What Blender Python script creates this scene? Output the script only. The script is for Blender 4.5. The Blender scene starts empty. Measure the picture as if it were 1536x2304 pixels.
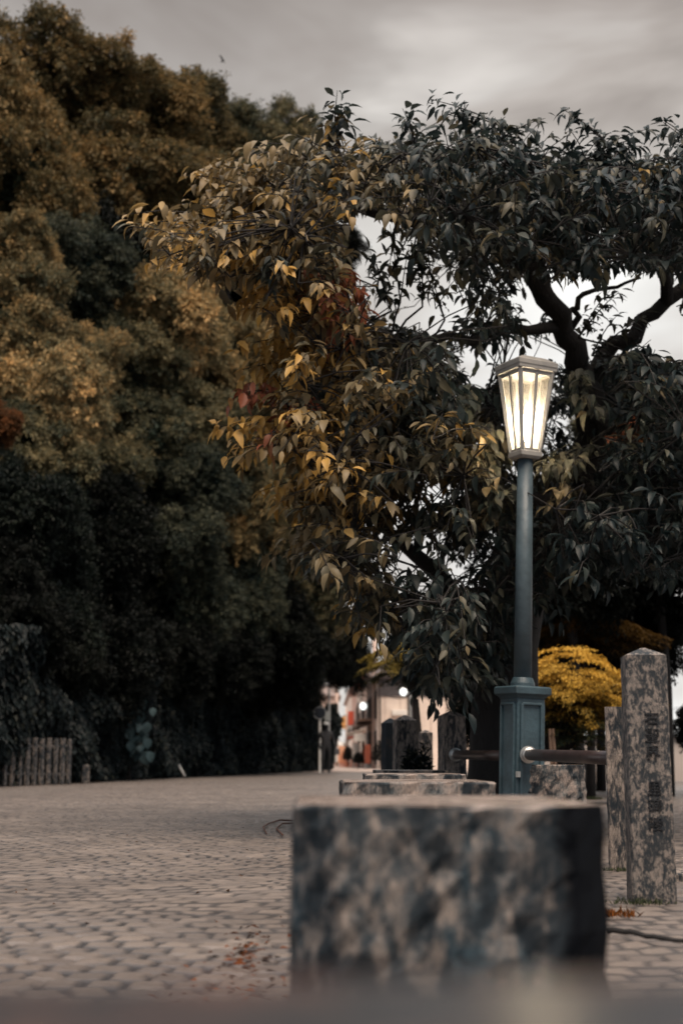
import bpy, math, random
import numpy as np
from mathutils import Vector, Matrix

R = math.radians
sc = bpy.context.scene
col = sc.collection
rng = np.random.default_rng(7)
random.seed(7)

# ------------------------------------------------------------------ camera
F = 3200.0                      # focal length in photograph pixels (photograph 1536 x 2304)
PITCH = math.atan(558 / F)
EYE = 0.5
cam_d = bpy.data.cameras.new('camera')
cam_d.sensor_fit = 'VERTICAL'
cam_d.sensor_height = 36.0
cam_d.lens = 50.0
cam_d.clip_start = 0.02
cam_d.clip_end = 3000
cam_d.dof.use_dof = True
cam_d.dof.focus_distance = 6.9
cam_d.dof.aperture_fstop = 2.8
cam = bpy.data.objects.new('camera', cam_d)
cam.location = (0, 0, EYE)
cam.rotation_euler = (math.pi / 2 + PITCH, 0, 0)
col.objects.link(cam)
sc.camera = cam

# ------------------------------------------------------------------ sky, sun, exposure
SUN_DIR = Vector((0.14, -0.42, 1.0)).normalized()
W = bpy.data.worlds.new('World')
sc.world = W
W.use_nodes = True
nt = W.node_tree
nt.nodes.clear()


def nnode(nt, typ, **kw):
    n = nt.nodes.new(typ)
    for k, v in kw.items():
        if k.startswith('i_'):
            n.inputs[k[2:].replace('_', ' ')].default_value = v
        elif k.startswith('n_'):
            n.inputs[int(k[2:])].default_value = v
        else:
            setattr(n, k, v)
    return n


def ramp(nt, fac, stops, interp='LINEAR'):
    n = nt.nodes.new('ShaderNodeValToRGB')
    cr = n.color_ramp
    cr.interpolation = interp
    while len(cr.elements) > 1:
        cr.elements.remove(cr.elements[-1])
    for i, (p, c) in enumerate(stops):
        e = cr.elements[0] if i == 0 else cr.elements.new(p)
        e.position = p
        if not hasattr(c, '__len__'):
            c = (c, c, c)
        e.color = (*c, 1)
    nt.links.new(fac, n.inputs[0])
    return n.outputs[0]


def mixc(nt, fac, a, b, mode='MIX'):
    n = nt.nodes.new('ShaderNodeMix')
    n.data_type = 'RGBA'
    n.blend_type = mode
    n.clamp_factor = True
    for idx, v in ((0, fac), (6, a), (7, b)):
        if hasattr(v, 'node'):
            nt.links.new(v, n.inputs[idx])
        elif idx == 0:
            n.inputs[0].default_value = v
        else:
            n.inputs[idx].default_value = (*v, 1) if hasattr(v, '__len__') else (v, v, v, 1)
    return n.outputs[2]


def mth(nt, op, a, b=None, clamp=False):
    n = nt.nodes.new('ShaderNodeMath')
    n.operation = op
    n.use_clamp = clamp
    for i, v in enumerate((a, b)):
        if v is None:
            continue
        if hasattr(v, 'node'):
            nt.links.new(v, n.inputs[i])
        else:
            n.inputs[i].default_value = v
    return n.outputs[0]


tc = nt.nodes.new('ShaderNodeTexCoord')
sep = nt.nodes.new('ShaderNodeSeparateXYZ')
nt.links.new(tc.outputs['Generated'], sep.inputs[0])
elev = ramp(nt, sep.outputs[2], [(0.0, (.42, .42, .42)), (.15, (.45, .45, .45)), (.28, (.41, .41, .405)), (.36, (.33, .325, .315)),
                                 (.42, (.235, .223, .212)), (.50, (.175, .160, .150)), (.62, (.35, .35, .35)), (.75, (.68, .70, .74)), (1.0, (.92, .97, 1.05))])
mp = nnode(nt, 'ShaderNodeMapping')
mp.inputs['Scale'].default_value = (1.3, 1.3, 3.4)
mp.inputs['Location'].default_value = (0.35, 0.2, 0.1)
nt.links.new(tc.outputs['Generated'], mp.inputs[0])
nz = nnode(nt, 'ShaderNodeTexNoise', i_Scale=3.6, i_Detail=4.0, i_Roughness=0.5, i_Distortion=0.4)
nt.links.new(mp.outputs[0], nz.inputs['Vector'])
cl = ramp(nt, nz.outputs[0], [(.30, (.74, .71, .69)), (.45, (.95, .93, .92)), (.55, (1.12, 1.13, 1.14)), (.68, (1.45, 1.48, 1.50))])
cloud = mixc(nt, 1.0, elev, cl, 'MULTIPLY')
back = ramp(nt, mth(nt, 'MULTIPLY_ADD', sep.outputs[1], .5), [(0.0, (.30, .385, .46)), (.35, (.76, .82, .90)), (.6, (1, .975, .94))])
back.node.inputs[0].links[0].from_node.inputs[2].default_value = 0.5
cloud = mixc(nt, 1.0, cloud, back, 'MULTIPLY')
# a thinner, brighter place in the cloud cover, up and to the right
bd = Vector((.150, .88, .448)).normalized()
vd = nt.nodes.new('ShaderNodeVectorMath')
vd.operation = 'DOT_PRODUCT'
vd.inputs[1].default_value = bd
nt.links.new(tc.outputs['Generated'], vd.inputs[0])
vsum = mth(nt, 'ADD', vd.outputs['Value'], mth(nt, 'MULTIPLY', mth(nt, 'SUBTRACT', nz.outputs[0], .5), .03))
cloud = mixc(nt, 1.0, cloud, ramp(nt, vsum, [(.970, (1, 1, 1)), (.990, (1.12, 1.12, 1.12)), (1.0, (1.42, 1.43, 1.44))], 'EASE'), 'MULTIPLY')
skyt = nt.nodes.new('ShaderNodeTexSky')
skyt.sky_type = 'NISHITA'
skyt.sun_disc = False
skyt.sun_elevation = math.asin(SUN_DIR.z)
skyt.sun_rotation = math.atan2(SUN_DIR.x, SUN_DIR.y)
bg1 = nnode(nt, 'ShaderNodeBackground', i_Strength=0.05)
nt.links.new(skyt.outputs[0], bg1.inputs[0])
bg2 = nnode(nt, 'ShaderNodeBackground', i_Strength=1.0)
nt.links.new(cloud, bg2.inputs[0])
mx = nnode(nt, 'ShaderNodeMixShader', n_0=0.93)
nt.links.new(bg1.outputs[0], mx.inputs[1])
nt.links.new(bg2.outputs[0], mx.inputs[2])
wo = nt.nodes.new('ShaderNodeOutputWorld')
nt.links.new(mx.outputs[0], wo.inputs[0])

sun_d = bpy.data.lights.new('sun', 'SUN')
sun_d.energy = 3.0
sun_d.angle = R(40)
sun_d.color = (1.0, .80, .62)
sun = bpy.data.objects.new('sun', sun_d)
sun.rotation_euler = SUN_DIR.to_track_quat('Z', 'Y').to_euler()
col.objects.link(sun)

sc.view_settings.view_transform = 'Standard'
sc.view_settings.look = 'None'
sc.view_settings.exposure = 0.95
sc.view_settings.gamma = 1.0
sc.view_settings.use_curve_mapping = False
sc.render.engine = 'CYCLES'
sc.cycles.max_bounces = 5
sc.cycles.diffuse_bounces = 2
sc.cycles.glossy_bounces = 2
sc.cycles.transmission_bounces = 3
sc.cycles.transparent_max_bounces = 8
sc.cycles.use_denoising = True
sc.cycles.caustics_reflective = False
sc.cycles.caustics_refractive = False
sc.render.film_transparent = False


# ------------------------------------------------------------------ helpers
def at(px, py, D):
    """world point seen at photograph pixel (px, py) at forward distance D"""
    u, v = (px - 768) / F, (1152 - py) / F
    c, s = math.cos(PITCH), math.sin(PITCH)
    d = Vector((u, c - v * s, s + v * c))
    return Vector((0, 0, EYE)) + d * (D / d.y)


def on_ground(px, py):
    u, v = (px - 768) / F, (1152 - py) / F
    c, s = math.cos(PITCH), math.sin(PITCH)
    d = Vector((u, c - v * s, s + v * c))
    return Vector((0, 0, EYE)) + d * (EYE / -d.z)


def X_at(px, D, py=1710):
    return at(px, py, D).x


def tag(o, label=None, cat=None, group=None, kind=None):
    if label:
        o['label'] = label
    if cat:
        o['category'] = cat
    if group:
        o['group'] = group
    if kind:
        o['kind'] = kind
    return o


def thing(name, loc, rz, label, cat, group=None):
    o = bpy.data.objects.new(name, None)
    o.location = loc
    o.rotation_euler = (0, 0, rz)
    o.empty_display_size = .2
    col.objects.link(o)
    return tag(o, label, cat, group)


class MB:
    def __init__(s):
        s.v = []
        s.f = []

    def add(s, vs, fs):
        n = len(s.v)
        s.v += [tuple(x) for x in vs]
        s.f += [tuple(i + n for i in f) for f in fs]
        return s

    def box(s, c, d, rz=0, taper=1.0, M=None):
        hx, hy, hz = d[0] / 2, d[1] / 2, d[2] / 2
        vs = []
        for z in (-1, 1):
            t = taper if z > 0 else 1
            for x, y in ((-1, -1), (1, -1), (1, 1), (-1, 1)):
                p = Vector((x * hx * t, y * hy * t, z * hz))
                if M:
                    p = M @ p
                elif rz:
                    p = Matrix.Rotation(rz, 3, 'Z') @ p
                vs.append(p + Vector(c))
        return s.add(vs, [(3, 2, 1, 0), (4, 5, 6, 7), (0, 1, 5, 4), (1, 2, 6, 5), (2, 3, 7, 6), (3, 0, 4, 7)])

    def bar(s, a, b, w, h=None):
        """rectangular bar from a to b"""
        a, b = Vector(a), Vector(b)
        h = h or w
        q = (b - a).to_track_quat('Z', 'Y').to_matrix()
        return s.box((a + b) / 2, (w, h, (b - a).length), M=q)

    def tube(s, pts, rad, n=8, cap=True):
        pts = [Vector(p) for p in pts]
        if not hasattr(rad, '__len__'):
            rad = [rad] * len(pts)
        vs = []
        up = None
        for i, p in enumerate(pts):
            d = (pts[min(i + 1, len(pts) - 1)] - pts[max(i - 1, 0)]).normalized()
            if up is None:
                up = d.orthogonal().normalized()
            up = (up - d * up.dot(d))
            up = up.normalized() if up.length > 1e-5 else d.orthogonal().normalized()
            sd = d.cross(up)
            for k in range(n):
                a = 2 * math.pi * k / n
                vs.append(p + (up * math.cos(a) + sd * math.sin(a)) * rad[i])
        fs = []
        for i in range(len(pts) - 1):
            for k in range(n):
                k2 = (k + 1) % n
                fs.append((i * n + k, i * n + k2, (i + 1) * n + k2, (i + 1) * n + k))
        if cap:
            fs.append(tuple(range(n - 1, -1, -1)))
            m = (len(pts) - 1) * n
            fs.append(tuple(m + k for k in range(n)))
        return s.add(vs, fs)

    def frustum(s, secs, rz=0, c=(0, 0)):
        """stack of square sections (half width, z)"""
        vs, fs = [], []
        for hw, z in secs:
            for x, y in ((-1, -1), (1, -1), (1, 1), (-1, 1)):
                p = Matrix.Rotation(rz, 3, 'Z') @ Vector((x * hw, y * hw, z))
                vs.append((p.x + c[0], p.y + c[1], p.z))
        for i in range(len(secs) - 1):
            for k in range(4):
                k2 = (k + 1) % 4
                fs.append((i * 4 + k, i * 4 + k2, i * 4 + 4 + k2, i * 4 + 4 + k))
        fs.append((3, 2, 1, 0))
        m = (len(secs) - 1) * 4
        fs.append((m, m + 1, m + 2, m + 3))
        return s.add(vs, fs)

    def build(s, name, mat, parent=None, bevel=0, smooth=False, seg=2):
        me = bpy.data.meshes.new(name)
        me.from_pydata(s.v, [], s.f)
        me.materials.append(mat)
        o = bpy.data.objects.new(name, me)
        col.objects.link(o)
        if parent:
            o.parent = parent
        if smooth:
            me.shade_smooth()
        if bevel:
            m = o.modifiers.new('bevel', 'BEVEL')
            m.width = bevel
            m.segments = seg
            m.limit_method = 'ANGLE'
        return o


def np_mesh(name, V, faces, mat, attrs=None, smooth=False, parent=None):
    """faces: list of (k, array(n,k)) blocks"""
    me = bpy.data.meshes.new(name)
    loops = np.concatenate([f.ravel() for f in faces]).astype(np.int32)
    sizes = np.concatenate([np.full(len(f), f.shape[1]) for f in faces]).astype(np.int32)
    starts = np.concatenate([[0], np.cumsum(sizes)[:-1]]).astype(np.int32)
    me.vertices.add(len(V))
    me.vertices.foreach_set('co', V.astype(np.float32).ravel())
    me.loops.add(len(loops))
    me.loops.foreach_set('vertex_index', loops)
    me.polygons.add(len(sizes))
    me.polygons.foreach_set('loop_start', starts)
    me.polygons.foreach_set('use_smooth', np.full(len(sizes), smooth))
    me.update(calc_edges=True)
    me.materials.append(mat)
    if attrs:
        for k, a in attrs.items():
            at_ = me.attributes.new(k, 'FLOAT', 'POINT')
            at_.data.foreach_set('value', a.astype(np.float32))
    o = bpy.data.objects.new(name, me)
    col.objects.link(o)
    if parent:
        o.parent = parent
    return o


def nrm(a):
    return a / np.maximum(np.linalg.norm(a, axis=-1, keepdims=True), 1e-9)


def leaf_arrays(P, A, N, L, Wd, tint, detail=False, curv=.25, fold=.22):
    """kites (2 tris) or detailed curved leaves"""
    A = nrm(A)
    S = nrm(np.cross(N, A))
    N = nrm(np.cross(A, S))
    n = len(P)
    L = L[:, None]
    Wd = Wd[:, None]
    if not detail:
        V = np.stack([P, P + A * L * .42 + S * Wd * .5 + N * Wd * fold, P + A * L - N * L * curv * .6,
                      P + A * L * .42 - S * Wd * .5 + N * Wd * fold], 1).reshape(-1, 3)
        b = np.arange(n)[:, None] * 4
        Fc = [np.concatenate([b + [0, 1, 2], b + [0, 2, 3]], 0)]
        return V, Fc, np.repeat(tint, 4)
    ts = [(.18, .62), (.42, 1.0), (.72, .72)]
    rows = [P]
    for t, w in ts:
        c = P + A * L * t - N * L * curv * t * t
        rows += [c + S * Wd * .5 * w + N * Wd * fold * w, c, c - S * Wd * .5 * w + N * Wd * fold * w]
    rows.append(P + A * L - N * L * curv * 1.1)
    V = np.stack(rows, 1).reshape(-1, 3)
    b = np.arange(n)[:, None] * 11
    tri = np.concatenate([b + [0, 1, 2], b + [0, 2, 3], b + [7, 10, 8], b + [8, 10, 9]], 0)
    quad = np.concatenate([b + [1, 4, 5, 2], b + [2, 5, 6, 3], b + [4, 7, 8, 5], b + [5, 8, 9, 6]], 0)
    return V, [tri, quad], np.repeat(tint, 11)


def rnd_unit(n):
    return nrm(rng.normal(size=(n, 3)))


# ------------------------------------------------------------------ materials
def new_mat(name):
    m = bpy.data.materials.new(name)
    m.use_nodes = True
    return m, m.node_tree, m.node_tree.nodes['Principled BSDF']


def simple_mat(name, c, rough=.6, metal=0.0, var=.25, scale=12, bump=.0, spec=.5):
    m, t, b = new_mat(name)
    co = t.nodes.new('ShaderNodeTexCoord')
    n = nnode(t, 'ShaderNodeTexNoise', i_Scale=float(scale), i_Detail=6.0, i_Roughness=.6)
    t.links.new(co.outputs['Object'], n.inputs['Vector'])
    lo = tuple(x * (1 - var) for x in c)
    hi = tuple(min(1, x * (1 + var)) for x in c)
    t.links.new(ramp(t, n.outputs[0], [(.3, lo), (.7, hi)]), b.inputs['Base Color'])
    b.inputs['Roughness'].default_value = rough
    b.inputs['Metallic'].default_value = metal
    b.inputs['Specular IOR Level'].default_value = spec
    if bump:
        bp = nnode(t, 'ShaderNodeBump', i_Strength=bump, i_Distance=.01)
        n2 = nnode(t, 'ShaderNodeTexNoise', i_Scale=float(scale) * 5, i_Detail=4.0)
        t.links.new(co.outputs['Object'], n2.inputs['Vector'])
        t.links.new(n2.outputs[0], bp.inputs['Height'])
        t.links.new(bp.outputs[0], b.inputs['Normal'])
    return m


def leaf_mat(name, stops, rough=.5, transl=.22, spec=.12):
    """colour from the per-leaf 'tint' attribute, thin leaf with some light passing through"""
    m, t, b = new_mat(name)
    a = nnode(t, 'ShaderNodeAttribute', attribute_name='tint')
    c = ramp(t, a.outputs['Fac'], stops)
    oi = t.nodes.new('ShaderNodeObjectInfo')
    c = mixc(t, 1.0, c, oi.outputs['Color'], 'MULTIPLY')
    t.links.new(c, b.inputs['Base Color'])
    b.inputs['Roughness'].default_value = rough
    b.inputs['Specular IOR Level'].default_value = spec
    tr = t.nodes.new('ShaderNodeBsdfTranslucent')
    t.links.new(c, tr.inputs[0])
    ms = nnode(t, 'ShaderNodeMixShader', n_0=transl)
    out = [n for n in t.nodes if n.type == 'OUTPUT_MATERIAL'][0]
    t.links.new(b.outputs[0], ms.inputs[1])
    t.links.new(tr.outputs[0], ms.inputs[2])
    t.links.new(ms.outputs[0], out.inputs[0])
    return m


def stone_mat(name, scale=1.0, stain=.5, light=(.30, .245, .215), mid=(.14, .142, .145), dark=(.018, .024, .03),
              wet=False, streak=False, corner=None):
    m, t, b = new_mat(name)
    co = t.nodes.new('ShaderNodeTexCoord')
    mp = nnode(t, 'ShaderNodeMapping')
    mp.inputs['Scale'].default_value = (scale, scale, scale * (.35 if streak else .55))
    t.links.new(co.outputs['Object'], mp.inputs[0])
    n1 = nnode(t, 'ShaderNodeTexNoise', i_Scale=16.0, i_Detail=8.0, i_Roughness=.65, i_Distortion=.4)
    n2 = nnode(t, 'ShaderNodeTexNoise', i_Scale=5.0, i_Detail=7.0, i_Roughness=.7, i_Distortion=.8)
    n3 = nnode(t, 'ShaderNodeTexNoise', i_Scale=160.0, i_Detail=3.0)
    vo = nnode(t, 'ShaderNodeTexVoronoi', i_Scale=26.0)
    for n in (n1, n2, n3, vo):
        t.links.new(mp.outputs[0], n.inputs['Vector'])
    c = mixc(t, ramp(t, n1.outputs[0], [(.40, 0), (.62, 1)]), mid, light)
    c = mixc(t, ramp(t, n3.outputs[0], [(.35, .55), (.6, 0)]), c, tuple(x * .45 for x in mid))
    c = mixc(t, ramp(t, vo.outputs['Distance'], [(.12, .55), (.22, 0)]), c, tuple(min(1, x * 1.35) for x in light))
    comb = mth(t, 'ADD', mth(t, 'MULTIPLY', n2.outputs[0], .6), mth(t, 'MULTIPLY', n1.outputs[0], .4))
    lo = .42 + (stain - .5) * .18
    c = mixc(t, ramp(t, comb, [(lo, 1), (lo + .05, .75), (lo + .10, 0)]), c, dark)
    if corner is not None:      # black crust over one corner, wandering edge
        sx_ = t.nodes.new('ShaderNodeSeparateXYZ')
        t.links.new(co.outputs['Object'], sx_.inputs[0])
        ed = mth(t, 'ADD', sx_.outputs[0], mth(t, 'MULTIPLY', mth(t, 'SUBTRACT', n2.outputs[0], .5), .16))
        c = mixc(t, ramp(t, ed, [(corner - .012, 0), (corner + .012, 1)]), c, (.003, .004, .006))
    if wet:
        ge = t.nodes.new('ShaderNodeNewGeometry')
        sp = t.nodes.new('ShaderNodeSeparateXYZ')
        t.links.new(ge.outputs['Normal'], sp.inputs[0])
        topf = ramp(t, sp.outputs[2], [(.75, 0), (.95, 1)])
        c = mixc(t, topf, c, mixc(t, ramp(t, n1.outputs[0], [(.38, 0), (.6, 1)]), (.13, .11, .10), (.30, .24, .21)))
        rr = ramp(t, n2.outputs[0], [(.42, .10), (.60, .42)])
        t.links.new(mixc(t, topf, .8, rr), b.inputs['Roughness'])
        t.links.new(mixc(t, topf, .06, .5), b.inputs['Specular IOR Level'])
    else:
        b.inputs['Roughness'].default_value = .8
    b.inputs['Specular IOR Level'].default_value = .5 if wet else .12
    t.links.new(c, b.inputs['Base Color'])
    bp = nnode(t, 'ShaderNodeBump', i_Strength=.5, i_Distance=.006)
    t.links.new(n1.outputs[0], bp.inputs['Height'])
    bp2 = nnode(t, 'ShaderNodeBump', i_Strength=.35, i_Distance=.002)
    t.links.new(n3.outputs[0], bp2.inputs['Height'])
    t.links.new(bp.outputs[0], bp2.inputs['Normal'])
    t.links.new(bp2.outputs[0], b.inputs['Normal'])
    return m


def bark_mat(name, c=(.028, .022, .018)):
    m, t, b = new_mat(name)
    co = t.nodes.new('ShaderNodeTexCoord')
    mp = nnode(t, 'ShaderNodeMapping')
    mp.inputs['Scale'].default_value = (9, 9, 2.5)
    t.links.new(co.outputs['Object'], mp.inputs[0])
    n1 = nnode(t, 'ShaderNodeTexNoise', i_Scale=3.0, i_Detail=8.0, i_Roughness=.7, i_Distortion=.6)
    t.links.new(mp.outputs[0], n1.inputs['Vector'])
    t.links.new(ramp(t, n1.outputs[0], [(.3, tuple(x * .4 for x in c)), (.6, c), (.75, tuple(x * 1.9 for x in c))]), b.inputs['Base Color'])
    b.inputs['Roughness'].default_value = .85
    bp = nnode(t, 'ShaderNodeBump', i_Strength=.9, i_Distance=.03)
    t.links.new(n1.outputs[0], bp.inputs['Height'])
    t.links.new(bp.outputs[0], b.inputs['Normal'])
    return m


M_bark = bark_mat('bark', (.015, .013, .013))
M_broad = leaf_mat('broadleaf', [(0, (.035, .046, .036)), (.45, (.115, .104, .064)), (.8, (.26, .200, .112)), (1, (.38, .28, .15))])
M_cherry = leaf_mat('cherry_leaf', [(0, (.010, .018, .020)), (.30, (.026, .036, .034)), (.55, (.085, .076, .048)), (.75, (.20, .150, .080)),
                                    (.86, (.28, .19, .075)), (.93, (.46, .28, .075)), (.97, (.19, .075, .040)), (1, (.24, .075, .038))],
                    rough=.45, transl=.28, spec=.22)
M_ivy = leaf_mat('ivy_leaf', [(0, (.003, .006, .008)), (.7, (.010, .016, .017)), (1, (.04, .04, .027))])
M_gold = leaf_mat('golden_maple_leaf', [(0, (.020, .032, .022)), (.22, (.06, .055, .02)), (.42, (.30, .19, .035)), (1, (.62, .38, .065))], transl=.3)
M_block = stone_mat('weathered_granite', 1.2, .66, wet=True, mid=(.10, .12, .13))
M_wetblock = stone_mat('dark_wet_granite', 1.0, .62, light=(.120, .066, .056), mid=(.066, .040, .036), wet=False)
M_wetblock.node_tree.nodes['Principled BSDF'].inputs['Coat Weight'].default_value = 1.0
M_wetblock.node_tree.nodes['Principled BSDF'].inputs['Coat Roughness'].default_value = .28
M_block2 = stone_mat('stained_granite', 1.55, .58, wet=True, light=(.20, .172, .155), mid=(.042, .066, .084), corner=.160)
M_post = stone_mat('speckled_granite', 5.0, .60, light=(.27, .23, .205), mid=(.12, .115, .112), dark=(.03, .036, .042), streak=False)
M_post2 = stone_mat('rain_streaked_granite', 2.2, .50, light=(.30, .25, .215), mid=(.10, .09, .085), streak=True)
M_paint = simple_mat('teal_grey_paint', (.032, .060, .076), rough=.5, var=.42, scale=7, bump=.3)
M_lampgrey = simple_mat('glare_paled_lamp_paint', (.30, .29, .27), rough=.5, var=.2, scale=9, bump=.15)  # paler than the plinth: the lamp's veiling glare is put into the colour
M_steel = simple_mat('brushed_steel', (.45, .44, .42), rough=.35, metal=.8, var=.1, scale=30)
M_rail = simple_mat('dark_brown_rail_paint', (.030, .020, .020), rough=.35, var=.4, scale=14, bump=.1)
M_black = simple_mat('black_cloth', (.012, .013, .016), rough=.8, var=.3, scale=20)


# ------------------------------------------------------------------ ground, road, hill
def cobble_mat(name, attr):
    m, t, b = new_mat(name)
    co = t.nodes.new('ShaderNodeTexCoord')
    n1 = nnode(t, 'ShaderNodeTexNoise', i_Scale=1.2, i_Detail=6.0, i_Roughness=.6)
    n2 = nnode(t, 'ShaderNodeTexNoise', i_Scale=55.0, i_Detail=4.0)
    n4 = nnode(t, 'ShaderNodeTexNoise', i_Scale=9.0, i_Detail=6.0, i_Roughness=.7)
    for n in (n1, n2, n4):
        t.links.new(co.outputs['Object'], n.inputs['Vector'])
    base = mixc(t, ramp(t, n1.outputs[0], [(.35, 0), (.65, 1)]), (.102, .087, .078), (.158, .136, .122))
    base = mixc(t, ramp(t, n2.outputs[0], [(.3, .5), (.55, 0)]), base, (.16, .13, .115))
    base = mixc(t, ramp(t, n4.outputs[0], [(.34, .6), (.46, 0)]), base, (.17, .15, .14))
    if attr:
        a = nnode(t, 'ShaderNodeAttribute', attribute_name='joint')
        j = a.outputs['Fac']
        a2 = nnode(t, 'ShaderNodeAttribute', attribute_name='cell')
        base = mixc(t, 1.0, base, ramp(t, a2.outputs['Fac'], [(0, (.78, .78, .80)), (1, (1.16, 1.13, 1.10))]), 'MULTIPLY')
    else:
        vo = nnode(t, 'ShaderNodeTexVoronoi', i_Scale=8.5)
        vo.feature = 'DISTANCE_TO_EDGE'
        t.links.new(co.outputs['Object'], vo.inputs['Vector'])
        j = ramp(t, vo.outputs[0], [(.03, .55), (.12, 0)])
    c = mixc(t, j, base, (.014, .015, .018))
    t.links.new(c, b.inputs['Base Color'])
    t.links.new(ramp(t, n4.outputs[0], [(.35, .34), (.65, .56)]), b.inputs['Roughness'])
    bp = nnode(t, 'ShaderNodeBump', i_Strength=.5, i_Distance=.004)
    t.links.new(n2.outputs[0], bp.inputs['Height'])
    t.links.new(bp.outputs[0], b.inputs['Normal'])
    return m


M_cob = cobble_mat('setts', True)
M_gnd = cobble_mat('compacted_paving', False)

g = MB()
g.add([(-480, -40, -.02), (480, -40, -.02), (480, 340, -.02), (-480, 340, -.02)], [(0, 1, 2, 3)])
tag(g.build('ground', M_gnd), kind='structure')


def vnoise(x, y, seed):
    """smooth value noise"""
    r = np.random.default_rng(seed)
    T = r.random((256, 256))
    xi, yi = np.floor(x).astype(int), np.floor(y).astype(int)
    fx, fy = x - xi, y - yi
    fx, fy = fx * fx * (3 - 2 * fx), fy * fy * (3 - 2 * fy)
    g_ = lambda a, b: T[a % 256, b % 256]
    return (g_(xi, yi) * (1 - fx) + g_(xi + 1, yi) * fx) * (1 - fy) + (g_(xi, yi + 1) * (1 - fx) + g_(xi + 1, yi + 1) * fx) * fy


def build_road():
    ys = 2.2 * (30 / 2.2) ** (np.arange(1150) / 1149)
    xs = np.linspace(-4.6, 4.4, 760)
    X, Y = np.meshgrid(xs, ys)
    wx = (vnoise(X * 1.7, Y * 1.7, 1) - .5) * .16 + (vnoise(X * 6, Y * 6, 2) - .5) * .05
    wy = (vnoise(X * 1.5 + 9, Y * 1.5, 3) - .5) * .20 + (vnoise(X * 7, Y * 7, 4) - .5) * .05
    s = .105
    v = (Y + wy + .16 * np.abs(np.sin(math.pi * X / 1.4))) / .118
    row = np.floor(v)
    u = (X + wx) / s + .5 * (row % 2) + np.sin(row * 12.9898) * .35
    cu = np.floor(u)
    fu, fv = u - cu, v - row
    rc = np.modf(np.abs(np.sin(cu * 127.1 + row * 311.7) * 43758.5453))[0]
    e = np.minimum(np.minimum(fu, 1 - fu), np.minimum(fv, 1 - fv)) + (vnoise(X * 30, Y * 30, 5) - .5) * .10
    k = np.clip((e - .04) / .10, 0, 1)
    k = k * k * (3 - 2 * k)
    worn = np.clip((vnoise(X * 1.1 + 3, Y * .9, 11) - .25) * 2.0, .15, 1)
    Z = k * .009 * worn + (rc - .5) * .004 + (fu - .5) * (np.modf(rc * 7.3)[0] - .5) * .004 + (vnoise(X * 60, Y * 60, 77) - .5) * .0015 + (vnoise(X * .7, Y * .7, 6) - .5) * .016 - .008
    edge = np.clip(np.minimum(np.minimum(X - xs[0], xs[-1] - X), 30 - Y) / .4, 0, 1)
    Z = Z * edge - .010 * (1 - edge)
    V = np.stack([X, Y, Z], -1).reshape(-1, 3)
    ny, nx = X.shape
    idx = np.arange(ny * nx).reshape(ny, nx)
    Q = np.stack([idx[:-1, :-1], idx[:-1, 1:], idx[1:, 1:], idx[1:, :-1]], -1).reshape(-1, 4)
    joint = (1 - np.clip((e - .07) / .09, 0, 1)) * np.clip((vnoise(X * 9, Y * 9, 31) - .18) * 3.5, .15, 1) * (.7 + .3 * worn)
    o = np_mesh('road', V, [Q], M_cob, {'joint': joint.ravel(), 'cell': rc.ravel()}, smooth=True)
    tag(o, kind='structure')


build_road()

# wall line at the foot of the hillside
WL = [(-9.6, 14), (-8.4, 22), (-7.05, 29.5), (-5.6, 40), (-3.6, 54), (-1.0, 71), (-1.6, 90), (-9, 120), (-30, 170)]


def wall_x(y):
    for (x0, y0), (x1, y1) in zip(WL, WL[1:]):
        if y <= y1:
            t = (y - y0) / (y1 - y0)
            return x0 + (x1 - x0) * t
    return WL[-1][0]


def hill_z(x, y):
    s = wall_x(y) - x
    if s < 0:
        return 0
    return min(2.4 + 2.6 * s, 19 + .12 * s) + .5 * math.sin(x * .7) * math.sin(y * .5)


M_soil = simple_mat('dark_leaf_litter_soil', (.030, .026, .020), rough=.95, var=.5, scale=2, bump=.6)
mb = MB()
ycs = [14 + i * 3 for i in range(50)]
ss = [.25, 1, 2, 3, 4, 5, 6, 8, 10, 15, 22, 40, 80]
vs, fs = [], []
for yy in ycs:
    for s_ in ss:
        x = wall_x(yy) - s_
        vs.append((x, yy, hill_z(x, yy)))
n = len(ss)
for i in range(len(ycs) - 1):
    for k in range(n - 1):
        fs.append((i * n + k, i * n + k + 1, (i + 1) * n + k + 1, (i + 1) * n + k))
mb.add(vs, fs)
tag(mb.build('hill', M_soil, smooth=True), kind='structure')

# retaining wall
M_wall = stone_mat('mossy_retaining_stone', .35, .75, light=(.10, .09, .08), mid=(.05, .05, .045))
mb = MB()
wy = [15 + i * 2.0 for i in range(29)]
vs, fs = [], []
for yy in wy:
    x = wall_x(yy)
    vs += [(x, yy, -.1), (x - .15, yy, 2.5), (x - .6, yy, 2.5), (x - .6, yy, -.1)]
for i in range(len(wy) - 1):
    for k in range(4):
        k2 = (k + 1) % 4
        fs.append((i * 4 + k, i * 4 + k2, i * 4 + 4 + k2, i * 4 + 4 + k))
fs += [(0, 1, 2, 3), tuple(len(wy) * 4 - 4 + i for i in (3, 2, 1, 0))]
mb.add(vs, fs)
tag(mb.build('retaining_wall', M_wall), 'dark stone retaining wall under ivy along the left edge of the road', 'wall')

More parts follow.
